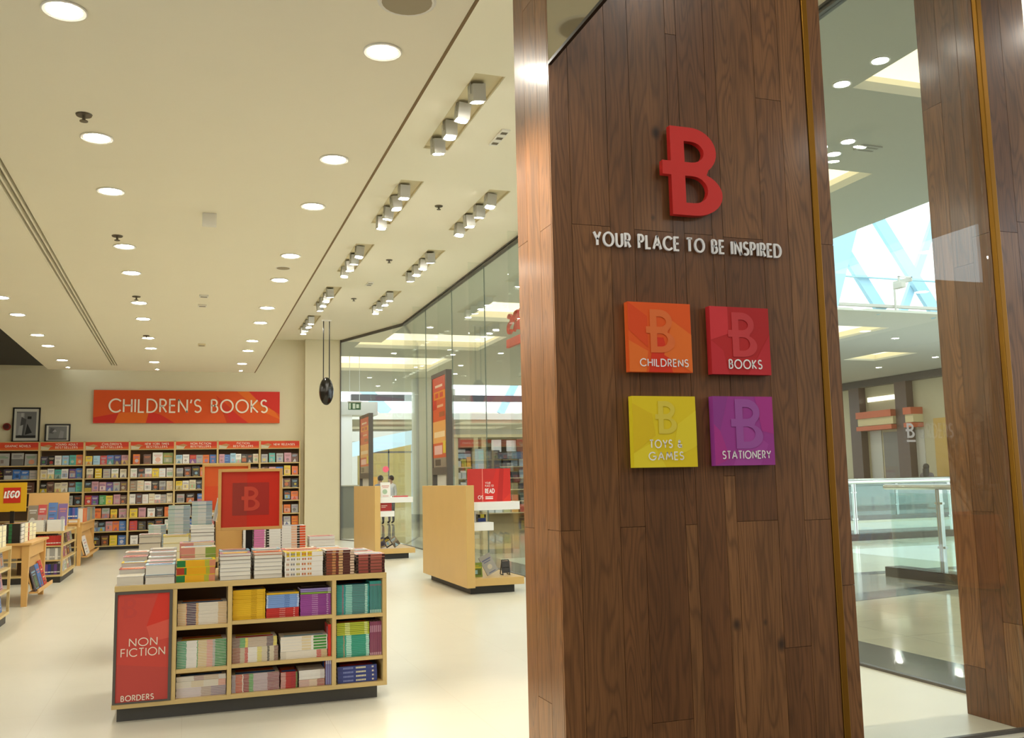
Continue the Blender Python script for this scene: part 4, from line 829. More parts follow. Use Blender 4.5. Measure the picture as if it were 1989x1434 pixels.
# mid gondola with open right side
def side_gondola(label, x0, x1, y0, y1, h, zs, front=True):
    t = thing('side_gondola', label, 'display table', ((x0 + x1) / 2, (y0 + y1) / 2, 0)); a, b = (x1 - x0) / 2, (y1 - y0) / 2
    boxes('plinth', BLACK, [(-a + .03, -b + .03, 0, a - .03, b - .03, .1)], t)
    boxes('top_board', MAPLE2, [(-a, -b, h - .035, a, b, h)], t, bevel=.002)
    boxes('core_panel', DARKBACK, [(-a + .3, -b + .3, .13, a - .3, b - .05, h - .036)], t)
    boxes('base_board', MAPLE2, [(-a, -b, .1, a, b, .13)], t)
    for z in zs: boxes('shelf', MAPLE2, [(-a, -b + .004, z - .022, a - .004, -b + .3, z), (a - .3, -b + .3, z - .022, a - .004, b - .004, z)], t)
    for cx, cy in ((-a + .015, -b + .015), (a - .015, -b + .015), (a - .015, b - .015), (0, -b + .15)): boxes('upright', MAPLE2, [(cx - .014, cy - (.014 if cx else .145), .13, cx + .014, cy + (.014 if cx else .145), h - .035)], t)
    return t
side_gondola('low maple gondola with open front and side shelves behind the yellow sign', -2.9, -1.89, 17.14, 19.1, .83, [.37, .6])
def up_row(name, x0, x1, y, z, n, h, d, cols, lb, gp):
    t = (x1 - x0) / n - .001
    for i in range(n): c = cols[i % len(cols)]; book(name, x0 + (i + 1) * (t + .001), y + rb.uniform(0, .01), z + .0006, (h, d, t), [(.2, c), (.1, 'w'), (.7, c)], c, lb, gp, up=True)
up_row('paperback', -2.28, -1.93, 17.18, .6, 9, .16, .16, 'r', 'red book standing on the upper shelf of the gondola behind the left table', 'red books in the gondola')
up_row('paperback', -2.3, -1.93, 17.18, .37, 9, .19, .16, 'sswsi', 'grey white book standing on the middle shelf of the gondola', 'grey white books in the gondola')
up_row('paperback', -2.25, -1.93, 17.18, .13, 7, .17, .16, 'pdpBd', 'dark purple book standing on the lowest shelf of the gondola', 'dark purple books in the gondola')
def side_row(name, x, y0, y1, z, n, h, cols, lb):
    p = (y1 - y0) / n
    for i in range(n):
        o = bpy.data.objects.new(name, cover_book(p * .8, h, .02, cols[i % len(cols)])); C.objects.link(o); o.location = (x - .05, y0 + p * (i + .1), z + .003); o.rotation_euler = (-.14, 0, math.pi / 2)
        tag(o, lb % ORD[i], 'book', 'face-out books on gondola sides')
side_row('side_book', -1.9, 17.3, 19.05, .6, 5, .17, 'snkms', '%s face-out book from the near corner, upper side shelf of the mid gondola')
side_row('side_book', -1.9, 17.3, 19.05, .37, 5, .19, 'nrmne', '%s face-out book from the near corner, middle side shelf of the mid gondola')
side_row('side_book', -1.9, 17.3, 19.05, .13, 5, .19, 'siwcs', '%s face-out book from the near corner, lowest side shelf of the mid gondola')
stack('paperback', -2.15, -1.9, 17.2, .83, [.026], [(.85, 'w'), (.15, 'c8d0cc')], 'w', 'white spined paperback stacked at the corner of the mid gondola top', 'white paperbacks on the mid gondola', n=7)
stack('paperback', -2.42, -2.17, 17.2, .83, [.026], [(.9, 'e8e4d8'), (.1, 's')], 'w', 'off white paperback stacked left of the white ones on the mid gondola', 'off white paperbacks on the mid gondola', n=7)
boxes_t = thing('riser_shelf', 'narrow wooden riser shelf under the blue spined books on the mid gondola', 'riser', (-2.1, 18.6, .83)); boxes('shelf_board', BEECH, [(-.32, -.12, .13, .3, .12, .15)], boxes_t); boxes('end_board', BEECH, [(-.32, -.12, 0, -.3, .12, .13), (.28, -.12, 0, .3, .12, .13)], boxes_t)
up_row('paperback', -2.38, -1.83, 18.5, .981, 14, .2, .15, ['3f6fb5', '2b4f9a', '6a62a8', '3f6fb5', '4a7ac0'], 'blue spined book in the upright row on the mid gondola riser', 'blue books on the riser')
t = thing('book_easel', 'sloping wooden book easel holding red blue and purple books at left', 'easel', (-2.2, 17.75, .83)); m_ = MB(); m_.obox((0, -.13, .06), (0, .04, .62), .62, .015, up=(0, .957, -.29)); m_.build('slope_board', BEECH, t); boxes('lip', BEECH, [(-.31, -.2, .05, .31, -.12, .07)], t); boxes('prop', BEECH, [(-.28, .06, 0, -.25, .1, .42), (.25, .06, 0, .28, .1, .42), (-.3, -.2, 0, .3, -.17, .05)], t)
for k, (c, wd, h) in enumerate((('e', .15, .36), ('r', .13, .37), ('b', .14, .4), ('p', .14, .38))):
    o = bpy.data.objects.new('easel_book', cover_book(wd, h, .02, c)); C.objects.link(o); o.location = (-2.5 + .153 * k, 17.6, .905); o.rotation_euler = (-.28, 0, 0); tag(o, '%s book leaning on the sloping easel at left, %s from left' % (CN[c], ORD[k]), 'book', None)
# far table
plank_table('far beech display table with tapered legs in front of the back bookcases', -3.1, -1.95, 20.66, 23.4, .85)
rack_book(-1.872, 20.95, .1765, .7, .4, 'w', 'white magazine leaning on the side rack of the far left table')
def side_stack(name, x0, x1, y0, y1, z, n, h, cols, lb, gp):
    p = (y1 - y0) / n
    for i in range(n): book(name, x1, y0 + p * i + .002, z + .0006, (p - .004, x1 - x0, h), [(.5, cols[i % len(cols)]), (.5, cols[(i + 1) % len(cols)])], cols[i % len(cols)], lb, gp, rz=math.pi / 2)
side_stack('boxed_set', -2.2, -1.94, 20.68, 21.5, .85, 2, .27, ['d8643a', 'dd7a4a'], 'orange boxed book set standing at the near corner of the far table', 'orange boxed sets')
side_stack('boxed_set', -2.2, -1.94, 21.52, 23.3, .85, 4, .26, ['8a9a9c', '7f8a88', 'a0946a', '6f7f8a'], 'grey boxed book set along the edge of the far table', 'grey boxed sets')
stack('paperback', -2.6, -2.3, 20.7, .85, [.03] * 6, [(1, 's')], 'lwslw', 'pale book stacked on the far table left of the orange set', 'pale books on the far table', n=5)
# near-left gondola, mostly outside the frame
side_gondola('low maple gondola at the left edge of the picture, side shelves showing', -3.2, -1.9, 10.2, 12.33, .87, [.38, .63])
side_row('side_book', -1.91, 10.5, 12.28, .63, 6, .2, 'ssbkbs', '%s face-out book from the near corner, upper shelf of the left edge gondola')
side_row('side_book', -1.91, 10.5, 12.28, .38, 6, .21, 'mnmcnm', '%s face-out book from the near corner, middle shelf of the left edge gondola')
side_row('side_book', -1.91, 10.5, 12.28, .13, 6, .21, 'sbsesb', '%s face-out book from the near corner, lowest shelf of the left edge gondola')
for k in range(3): stack('hardback', -2.2, -1.95, 11.5 + .27 * k, .87, [.06] * 4, [(1, 'i')], 'iwci', 'thick cream book on the left edge gondola, %s pile' % ('near', 'middle', 'far')[k], 'cream books on the left edge gondola, %s pile' % ('near', 'middle', 'far')[k], d=.24, pg=4)

# ------------------------------------------------------------------ window display stands at right
def display_stand(label, y, grp):
    t = thing('display_stand', label, 'display stand', (3.53, y, 0), group=grp)
    boxes('side_panel', MAPLE, [(0, 0, .095, .113, 2.46, 1.447)], t, bevel=.003)
    boxes('base_shelf', MAPLE, [(.113, .08, .105, .83, 2.1, .205)], t, bevel=.003)
    boxes('plinth', BLACK, [(.09, .15, 0, .71, 2.3, .1)], t)
    boxes('upper_shelf', WHITE, [(.113, .1, 1.108, .795, 2.0, 1.215)], t, bevel=.003)
    boxes('lower_shelf', WHITE, [(.113, .1, .835, .415, 2.0, .945)], t, bevel=.003)
    return t
display_stand('near maple L-shaped display stand with white shelves beside the planked pillar', 12.14, 'maple window display stands')
display_stand('far maple L-shaped display stand with white shelves by the glass', 18.6, 'maple window display stands')
t = thing('counter_sign', 'red two panel counter sign reading your place to read on the white shelf', 'sign', (3.53, 12.5, 1.2155))
b = MB(); b.box(.14, 0, 0, .34, .05, .455, 0, lin('c23a34')); b.box(.34, .002, 0, .352, .05, .455, 0, lin('e88a7a')); b.box(.352, 0, 0, .755, .05, .455, 0, lin('cf332c'))
for pts, c in (([(.352, .3), (.5, .3), (.55, .455), (.352, .455)], 'c43430'), ([(.55, 0), (.63, 0), (.66, .455), (.6, .455)], 'b92c28'), ([(.63, 0), (.755, 0), (.755, .12)], 'd93c2c')): b.face([(x, -.0008, z) for x, z in pts], 0, lin(c))
b.build('panel', PAINT, t); b = MB()
text(b, 'YOUR', (.385, -.0012, .245), (1, 0, 0), .026, .075, th=.12, align='l'); text(b, 'PLACE TO', (.385, -.0012, .205), (1, 0, 0), .026, .12, th=.12, align='l'); text(b, 'READ', (.385, -.0012, .118), (1, 0, 0), .058, .13, th=.18, align='l')
b.box(.385, -.0016, .035, .495, -.0008, .05); b.box(.385, -.0016, .06, .495, -.0008, .072); text(b, 'OS', (.315, -.0012, .04), (1, 0, 0), .045, .07, th=.16, align='c'); b.build('lettering', WHITEL, t)
for k, (x, y, w_, h, c, ry, lb) in enumerate(((3.69, 12.45, .15, .19, 'G', .0, 'olive green book standing on the base shelf of the near display stand'), (3.93, 12.5, .17, .27, 's', -.45, 'pale grey book leaning sideways on the near display stand base'), (3.66, 12.7, .16, .24, 'e', .0, 'taupe book standing behind the olive one on the display stand base'))):
    o = bpy.data.objects.new('display_book', cover_book(w_, h, .03, c)); C.objects.link(o); o.location = (x, y, .207 if k != 1 else .207); o.rotation_euler = (-.15, ry, 0); tag(o, lb, 'book')
t = thing('wire_easel', 'small black wire easel on the base shelf of the near display stand', 'easel', (4.2, 12.5, .206)); b = MB()
for p, q in (((-.05, 0, 0), (-.05, .05, .2)), ((.05, 0, 0), (.05, .05, .2)), ((-.05, .05, .2), (.05, .05, .2)), ((-.05, .02, .1), (.05, .02, .1)), ((-.05, 0, .008), (-.05, .12, .008)), ((.05, 0, .008), (.05, .12, .008)), ((-.05, .12, .008), (-.05, .05, .2)), ((.05, .12, .008), (.05, .05, .2))): b.bar(p, q, .007)
b.build('wire_frame', BLACKM, t); boxes('card', mat('dark_card', '3a3632', .5), [(-.06, .0, .03, .06, .012, .19)], t, rot=(-.2, 0, 0))
stack('display_book', 3.66, 3.78, 12.5, .945, [.03] * 4, [(1, 'w')], 'w', 'small white book stacked on the lower white shelf of the near stand', 'small white books on the near stand', d=.15)
stack('display_book', 3.8, 3.92, 12.5, .945, [.05, .05], [[(1, '3a4a8a')], [(.3, '2b2b30'), (.5, 'd8c84a'), (.2, '2b2b30')]], ['B', 'y'], 'small navy and yellow book beside the white ones on the near stand', 'navy and yellow books on the near stand', d=.15)
# far stand contents
o = bpy.data.objects.new('display_book', cover_book(.2, .3, .03, 'w')); C.objects.link(o); o.location = (3.7, 18.85, 1.218); o.rotation_euler = (-.12, 0, 0); tag(o, 'upright white book with a framed title on the far stand upper shelf', 'book')
stack('display_book', 3.95, 4.25, 18.8, 1.215, [.015, .015], [(1, 'r')], 'rw', 'flat red and white book lying on the far stand upper shelf', 'flat books on the far stand', d=.2)
t = thing('small_sign', 'small red sign block on the lower white shelf of the far stand', 'sign', (3.67, 18.8, .9455)); boxes('block', mat('sign_block_red', 'b53430', .5), [(0, 0, 0, .24, .04, .16)], t); b = MB(); b.box(.03, -.001, .1, .15, 0, .112); b.box(.03, -.001, .07, .12, 0, .08); b.build('lettering', OFFW, t)
for k, (x, c, ry) in enumerate(((3.68, 'd', -.3), (3.82, 'k', -.5), (3.98, 'e', -.6))):
    o = bpy.data.objects.new('display_book', cover_book(.14, .2, .025, c)); C.objects.link(o); o.location = (x, 18.85, .207); o.rotation_euler = (-.15, ry, 0); tag(o, '%s book leaning on the far stand base shelf, %s from the panel' % (CN[c], ORD[k]), 'book')
# poster frames standing behind the displays
def poster(label, y0, y1, z1):
    t = thing('poster_stand', label, 'poster stand', (3.95, y0, 0), group='dark framed poster stands'); W = y1 - y0
    boxes('frame_post', GREYF, [(0, 0, 0, .1, .06, z1)], t); boxes('frame_post', GREYF, [(0, W - .06, 0, .1, W, z1)], t)
    for za, zb in ((z1 - .07, z1), (1.62, 1.74), (0, .1)): boxes('frame_rail', GREYF, [(0, .06, za, .1, W - .06, zb)], t)
    b = MB(); b.box(.01, .061, 1.9, .06, W - .061, z1 - .071, 0, lin('cf5a30')); H = z1 - 1.97
    def F(u0, v0, u1, v1, c, d): b.face([(.01 - d, W - .06 - u * (W - .12), 1.9 + v * H) for u, v in ((u0, v0), (u1, v0), (u1, v1), (u0, v1))], 0, lin(c))
    F(0, .75, 1, 1, 'c4452c', .001); F(0, .18, 1, .45, 'dda45a', .001); F(0, 0, 1, .18, 'c75a34', .001); F(0, .6, .3, .8, 'c03a2a', .0015)
    F(.2, .87, .75, .9, 'e8c8b0', .002); F(.1, .72, .95, .82, 'e08a28', .002); F(.2, .74, .45, .8, 'c4452c', .0025); F(.55, .74, .8, .8, 'c4452c', .0025); F(.35, .62, .8, .65, 'e0b088', .002); F(.5, .5, .9, .56, 'a05a34', .002); F(.1, .25, .9, .32, 'e8cfa0', .002); F(.1, .04, .7, .15, 'e4b8b0', .002); F(.75, .05, .95, .2, 'd8c040', .002)
    b.build('poster', GLOSSP, t)
    b = MB(); b.box(.01, .061, 1.741, .06, W - .061, 1.9, 0, lin('8a8070')); b.face([(.009, W - .2, 1.77), (.009, W - .55, 1.77), (.009, W - .55, 1.87), (.009, W - .2, 1.87)], 0, lin('4a443c')); b.build('notice', GLOSSP, t)
    boxes('lower_panel', mat('pale_panel', 'c9c9c2', .4), [(.04, .2, .101, .06, W - .2, 1.619)], t)
poster('tall dark framed orange poster stand behind the near display stand', 14.64, 15.62, 3.32)
poster('tall dark framed orange poster stand beyond the far display stand', 21.5, 22.75, 3.12)

# ------------------------------------------------------------------ the mall beyond the glass
MF = slab('floor_mall', MFLOOR, (5.12, 45), (4.27, 80), [(12.8, 30, 17.95, 25)], -.08, 0)
struct(boxes('floor_mall_back', MFLOOR, [(-12, 26.2, -.08, 5.12, 80, 0)]))
struct(boxes('floor_front', MDARK, [(-9, -7, -.08, 12, 4.27, -.002)]))
def strip(n, m, pts):
    b = MB(); k = len(pts); b.v = [(x, y, -.01) for x, y in pts] + [(x, y, .003) for x, y in pts]
    b.f = [tuple(range(k))[::-1], tuple(range(k, 2 * k))] + [(i, (i + 1) % k, k + (i + 1) % k, k + i) for i in range(k)]; b.m = [0] * len(b.f); b.c = [None] * len(b.f)
    return struct(b.build('floor_strip_%d' % n, m))
strip(1, MDARK, [(5.12, 4.27), (5.74, 4.27), (5.74, 26), (5.12, 26)])
strip(2, MDARK, [(5.74, 9.05), (9.6, 9.75), (9.6, 10.25), (5.74, 9.6)])
strip(3, mfloor('grey_marble', '97968c', .9, '7c7b74', .1, .05), [(5.74, 9.6), (9.6, 10.25), (9.6, 11.7), (5.74, 11.7)])
strip(4, MPALE, [(5.74, 12.0), (40, 12.0), (40, 17.5), (5.74, 17.5)])
strip(5, MDARK, [(5.74, 11.7), (40, 11.7), (40, 12.0), (5.74, 12.0)])
strip(6, MDARK, [(11, 17.5), (40, 17.5), (40, 17.95), (11, 17.95)])
strip(7, MDARK, [(9.95, -2), (40, -2), (40, 10.9), (9.95, 10.9)])
COVES = [(6.5, 8.55, 4.6, 7.68), (6.5, 8.65, 9.94, 12.4), (6.5, 8.5, 14.7, 17.4), (6.45, 8.5, 19.75, 22.2), (4.6, 8.42, 24.55, 27.4), (3.0, 8.2, 29.4, 33.1)]
slab('ceiling_mall', MALLC, (5.14, 10.4), (4.3, 26.18), [c for c in COVES if c[3] < 23] + [(5.14, 8.42, 24.55, 26.18)], 5.5, 5.6)
slab('ceiling_mall_rear', MALLC, (-6, 10.4), (26.2, 40.8), [(4.6, 8.42, 26.2, 27.4), COVES[5]], 5.5, 5.6)
SC = [(15.5, 18.4, 20.9, 23.6), (21.9, 23.3, 25.2, 27.3), (21.9, 23.3, 20.4, 22.8), (16.5, 18.4, 25.6, 28.2), (15.5, 18.4, 30.4, 33.0), (21.9, 23.6, 30, 32)]
slab('ceiling_mall_far', MALLC, (10.4, 34), (18.8, 37.4), SC, 5.5, 5.56)
FC = [(-2 + 6.5 * i, 3 + 6.5 * i, y, y + 3) for i in range(5) for y in (60.5, 66)]
slab('ceiling_mall_end', MALLC, (-8, 45), (58.5, 76), FC, 5.5, 5.9)
cl = 0
CLAB = ['glowing ceiling cove of the mall nearest the front, seen through the right glass', 'glowing mall ceiling cove half hidden behind the pillar edge', 'glowing mall ceiling cove hidden behind the planked pillar', 'glowing mall ceiling cove beside the red letters on the glass', 'second glowing mall ceiling cove seen through the left glass', 'wide farthest glowing mall ceiling cove through the left glass']
for i, c in enumerate(COVES + SC + FC):
    lb = CLAB[i] if i < 6 else ('%s glowing cove in the far mall ceiling beyond the railing' % ORD[i - 6] if i < 12 else 'glowing cove in the ceiling at the far end of the mall')
    cx, cy, a, b_ = (c[0] + c[1]) / 2, (c[2] + c[3]) / 2, (c[1] - c[0]) / 2, (c[3] - c[2]) / 2; z0 = 5.601 if i < 6 else 5.561 if i < 12 else 5.901
    t = thing('cove_light', lb, 'ceiling light', (cx, cy, z0), group='glowing coves in the far end mall ceiling' if i >= 12 else None)
    boxes('luminous_panel', COVE, [(-a - .25, -b_ - .25, .2, a + .25, b_ + .25, .23)], t)
    boxes('cove_wall', CEIL, [(-a - .28, -b_ - .28, 0, -a - .25, b_ + .28, .23), (a + .25, -b_ - .28, 0, a + .28, b_ + .28, .23), (-a - .25, -b_ - .28, 0, a + .25, -b_ - .25, .23), (-a - .25, b_ + .25, 0, a + .25, b_ + .28, .23)], t)
def mall_lamp(x, y, z, lb, r=.075, gp='mall ceiling downlights', m=None):
    t = thing('mall_downlight', lb, 'ceiling light', (x, y, z), group=gp); MB().lathe([(r, -.001), (r * 1.25, -.001), (r * 1.3, -.01), (r * 1.05, -.012), (r, -.005)], 0, 0, 20).build('trim_ring', TRIMW, t); MB().cyl(0, 0, -.006, -.002, r, 20).build('diffuser', m or LAMPM, t)
for k, (x, y) in enumerate(((6.32, 7.05), (6.32, 7.62), (7.5, 9.0), (7.62, 9.42))): mall_lamp(x, y, 5.5, 'small mall downlight seen through the right glass, %s from the top' % ORD[k])
for x, y in ((7.2, 13.4), (7.2, 18.6), (8.9, 20.5), (5.9, 23.4), (7.7, 23.4), (6.0, 28.4), (7.9, 28.4), (9.2, 25.0), (9.3, 27.8), (4.6, 34.5), (6.5, 35.2), (8.9, 31), (9.4, 33.5), (5.6, 37.5), (7.4, 38.2)): mall_lamp(x, y, 5.5, 'small round downlight in the mall ceiling beyond the left glass')
for x, y in ((20, 22.5), (20, 27), (20.2, 31), (24.8, 26), (24.9, 29), (25.2, 32)): mall_lamp(x, y, 5.5, 'small round downlight in the far mall ceiling beyond the railing', .1, 'far mall downlights')
for x in (-6.5, -3.0, .3, 3.2, 7.2):  # unseen lamps, added to light the front of the planked pillar
    for y in (-4, -.5, 2.6): mall_lamp(x, y, 5.46, 'unseen round downlight in front of the shop, added to light the pillar face', .13, 'unseen downlights added in front of the shop', LAMPF)
plate('ceiling_vent', 7.9, 9.13, 5.5, .3, .18, .02, GREYW, 'small grey vent in the mall ceiling beside two downlights', 'vent', slots=2)
# atrium glazing bars against the sky
t = thing('skylight_frame', 'pale blue diagonal steel bars of the atrium skylight against the sky', 'skylight', (.45, 19.0, -.33)); 
for i, (p, q, wd) in enumerate((((14.4, 5.9), (15.75, 9.6), .55), ((14.6, 8.2), (16.2, 5.9), .3), ((16.2, 8.6), (18.08, 5.9), .34), ((18.9, 9.6), (17.05, 5.9), .2), ((18.6, 9.3), (21.5, 5.9), .3), ((12.4, 9), (14.5, 5.9), .3), ((21, 9), (19.5, 5.9), .25))):
    m_ = MB(); m_.obox((p[0], .13 * i, p[1]), (q[0], .13 * i, q[1]), wd, .12, up=(0, 1, 0)); m_.build('diagonal_bar', BEAM, t)
for z, h in ((6.72, .025), (5.98, .07)): boxes('rail', BEAM if h < .05 else GREYW, [(9.95, -.05, z, 30, .05, z + h)], t)
t = thing('security_camera', 'small pale security camera hanging in front of the bright skylight', 'camera', (16.5, 18.3, 6.0)); boxes('housing', GREYW, [(-.07, -.15, .0, .07, .15, .14)], t, bevel=.01); boxes('bracket', GREYW, [(-.02, -.02, .14, .02, .02, .3), (-.02, -.02, .28, .4, .02, .31)], t); boxes('arm', GREYW, [(.36, -.02, .2, .4, .62, .31), (.36, .58, -.44, .4, .62, .2)], t)
t = thing('skylight_frame', 'pale steel bars of the far skylight above the end of the mall', 'skylight', (0, 58.7, 0))
for p, q, wd in (((8, 10), (12, 5.9), .7), ((17, 10), (14.5, 5.9), .5), ((22, 10.5), (19.5, 5.9), .5), ((13, 7.6), (26, 9.4), .5), ((26, 10), (24, 5.9), .5)):
    m_ = MB(); m_.obox((p[0], 0, p[1]), (q[0], 0, q[1]), wd, .2, up=(0, 1, 0)); m_.build('diagonal_bar', BEAM, t)
t = thing('suspended_beam', 'long dark horizontal beam crossing the bright skylight strip', 'beam', (13, 45, 0)); boxes('beam', mat('dark_steel', '3d3a3e', .5), [(-5.6, -.15, 5.48, 9, .15, 5.78)], t); boxes('bracket', GREYW, [(-2.6, -.05, 5.78, -2.4, .05, 6.1), (-.6, -.05, 5.78, -.4, .05, 6.1)], t)
t = thing('bridge_fascia', 'pale blue curved fascia of the bridge above the far yellow shop', 'fascia', (9.0, 50, 0)); m_ = MB(); m_.obox((-1.5, 0, 3.15), (4.6, 0, 4.35), .75, .2, up=(0, 1, 0)); m_.build('panel', mat('pale_blue_panel', 'b9d3dc', .5), t); boxes('support_post', GREYW, [(3.3, -.15, 0, 3.7, .15, 4.0), (-1.4, .1, 0, -1.1, .3, 3.0)], t)
t = thing('exit_sign', 'green exit sign hanging from the mall ceiling behind the pilaster', 'sign', (4.8, 28.5, 3.79)); boxes('housing', GREYW, [(-.21, -.03, .17, .21, .03, .21)], t); b = MB(); b.box(-.19, -.01, -.05, .19, .01, .17, 0, lin('1f5c3c'))
for q in ((-.17, -.03, -.12, .15), (-.06, -.02, .02, .14), (.05, .0, .13, .12)): b.face([(q[0], -.012, q[1]), (q[2], -.012, q[1]), (q[2], -.012, q[3]), (q[0], -.012, q[3])], 0, lin('d9e8dd'))
b.build('panel', PAINT, t)
for s in (-.15, .15): MB().bar((s, 0, .21), (s, 0, 1.71), .008).build('rod', STEEL, t)
t = thing('planter_wall', 'low grey wall in the mall left of the far display stand', 'low wall', (4.6, 33, 0)); boxes('wall_body', mat('slate_grey', '6d716e', .5), [(-1.4, -.2, 0, 1.25, .2, 1.42)], t); boxes('wall_coping', GREYW, [(-1.4, -.25, 1.42, 1.25, .25, 1.46)], t)
# columns
for x, y, r, m_, lb in ((8.66, 35.5, .46, GREYW, 'round beige mall column left of the near poster stand'),):
    t = thing('round_column', lb, 'column', (x, y, 0)); t['kind'] = 'thing'; MB().cyl(0, 0, .3, 5.49, r, 32).build('shaft', m_, t, smooth=False); MB().cyl(0, 0, 0, .3, r + .04, 32).build('base', GREYF, t)
t = thing('white_pier', 'broad white sunlit pier behind the exit sign', 'pier', (6.6, 43, 0)); boxes('shaft', WHITE, [(-.35, -.5, 0, .45, .5, 4.6)], t); boxes('capital', GREYW, [(-1.2, -.6, 4.6, 1.6, .6, 5.2)], t)
# railings
def railing(label, p, q, posts, kx=.14):
    p, q = Vector((*p, 0)), Vector((*q, 0)); d = (q - p).normalized(); L_ = (q - p).length; t = thing('glass_railing', label, 'railing', tuple(p), math.atan2(d.y, d.x), 'glass railings of the mall')
    boxes('kerb', BLACK, [(0, -kx, 0, L_, kx, .13)], t); boxes('kerb_cap', mat('kerb_top', '23211f', .2), [(0, -kx, .13, L_, kx, .14)], t); MB().bar((-.05, 0, 1.29), (L_ + .05, 0, 1.29), .04, n=14).build('handrail', STEEL, t)
    xs = sorted(posts); e = [0] + xs + [L_]
    for i in range(len(e) - 1): boxes('glass_panel', GLASSR, [(e[i] + .04, -.008, .14, e[i + 1] - .04, .008, 1.2)], t)
    for x in xs:
        boxes('post', STEEL, [(x - .035, -.03, .14, x - .012, .03, 1.26), (x + .012, -.03, .14, x + .035, .03, 1.26)], t)
        boxes('post_clamp', STEEL, [(x - .07, -.02, z, x + .07, .02, z + .03) for z in (.45, 1.05)], t)
    return t
railing('near glass railing with steel handrail on a black kerb beyond the side glass', (9.8, 11.4), (9.8, -1.0), [1.0, 3.6, 6.2, 8.8])
railing('far glass railing with steel handrail crossing the view beyond the near railing', (12.6, 17.8), (30, 17.8), [1.75, 4.5, 7.5, 10.5, 13.5])
struct(boxes('wall_void', GREYW, [(12.8, 25.001, -.3, 30, 25.06, -.005)])); struct(boxes('trim_8', GREYF, [(12.8, 24.98, -.52, 30, 25.06, -.3)])); struct(boxes('wall_void_lower', GREYW, [(12.8, 25.0, -1.2, 30, 25.06, -.52)])); struct(boxes('floor_lower', MDARK, [(12.8, 17.95, -5, 30, 25, -4.9)]))
railing('distant glass railing on the far side of the opening in the mall floor', (13, 25.2), (26.4, 25.2), [3, 6, 9, 12])
# storefront across the opening
t = thing('dark_counter', 'long dark grey counter standing behind the far railing across the mall', 'counter', (21, 26.4, 0)); boxes('body', mat('counter_grey', '4e5252', .5), [(-6, 0, .1, 5.5, .7, 1.08)], t); boxes('worktop', mat('counter_top', '6d716f', .3), [(-6.05, -.05, 1.08, 5.55, .75, 1.13)], t); boxes('plinth', BLACK, [(-5.9, .1, 0, 5.4, .6, .1)], t)
t = thing('far_storefront', 'cream storefront with dark brown posts and orange awning across the mall', 'storefront', (28, 31, 0)); SFW = mat('storefront_cream', 'b3a98a', .6, vary=.03)
boxes('wall_panel', SFW, [(0, -9, 0, .3, 9, 5.45)], t); boxes('fascia', mat('dark_fascia', '2b2624', .4), [(-.35, -9, 5.2, .001, 9, 5.48)], t)
for y in (-7.5, 0.05, 2.9, 6.5): boxes('timber_post', DARKW, [(-.35, y - .33, 0, -.001, y + .33, 5.2)], t)
AW = mat('awning_orange', 'b8552a', .5); AWC = mat('awning_cream', 'c9b98a', .5)
for y0, y1 in ((-.75, -.3), (.4, 2.55)):
    boxes('awning', AW, [(-.6, y0, 3.82, -.001, y1, 4.1)], t); boxes('awning_band', AWC, [(-.5, y0, 3.5, -.001, y1, 3.82)], t); boxes('awning_trim', AW, [(-.6, y0, 3.3, -.001, y1, 3.48)], t)
boxes('window_panel', mat('shop_white', 'b8b4aa', .5), [(-.03, -3, 1.0, -.001, -2.2, 4.2), (-.03, -.75, .8, -.001, -.3, 3.2), (-.03, 1.7, .8, -.001, 2.4, 3.3), (-.03, -5.2, 1.0, -.001, -4, 4.6)], t)
boxes('doorway', mat('shop_grey', '6a645e', .4), [(-.02, .75, .3, -.001, 1.6, 3.2)], t); boxes('yellow_panel', mat('shop_ochre', 'b8923f', .5), [(-.025, -2.0, .8, -.001, -1.3, 3.6)], t)
boxes('low_wall', mat('shop_dark', '3f3a38', .5), [(-.8, -9, 0, -.36, 9, 1.15)], t)
b = MB(); b.box(-.05, -.2, 4.55, -.001, 2.4, 4.75); b.build('glow_strip', mat('lit_strip', 'fff6e0', .5, emit=(1, .95, .8), es=.9), t)
# end shops
t = thing('shop_unit', 'far lit shop with yellow wall and pale posts at the end of the mall', 'shop', (12, 56, 0))
boxes('back_wall', mat('shop_yellow', 'b3a269', .6), [(-3, 2, 0, 3.2, 2.1, 4.6)], t); boxes('side_wall', GREYW, [(-3.1, 0, 0, -2.4, 2, 4.6)], t); boxes('pale_post', mat('pale_blue_post', 'b9cfe0', .5), [(.9, -.2, 0, 1.3, .2, 4.4)], t)
boxes('header', GREYW, [(-3.1, -.1, 4.0, 3.2, .3, 4.6)], t); boxes('dark_mullion', GREYF, [(-.55, 0, 0, -.48, .06, 4.0), (-1.9, 0, 0, -1.75, .1, 4.0), (-1.9, 0, 3.3, .9, .06, 3.4)], t)
b = MB(); b.cyl(-1.1, 2.3, -1.99, -1.95, .18, 16, axis='y'); b.v = [(x, y, z) for x, y, z in b.v]; b.build('pink_disc', mat('pink_spot', 'd8505a', .5), t)
boxes('orange_display', mat('shop_orange', 'd8a04a', .6), [(-1.7, 1.6, 0, -.9, 1.9, 1.9)], t)
b = MB(); b.box(-3, .5, 3.93, 3, 1.8, 3.97); b.build('light_panel', mat('shop_lights', 'fff6e0', .5, emit=(1, .95, .8), es=.7), t)
struct(boxes('wall_end', GREYW, [(-8, 70, 0, 45, 70.2, 5.5)]))
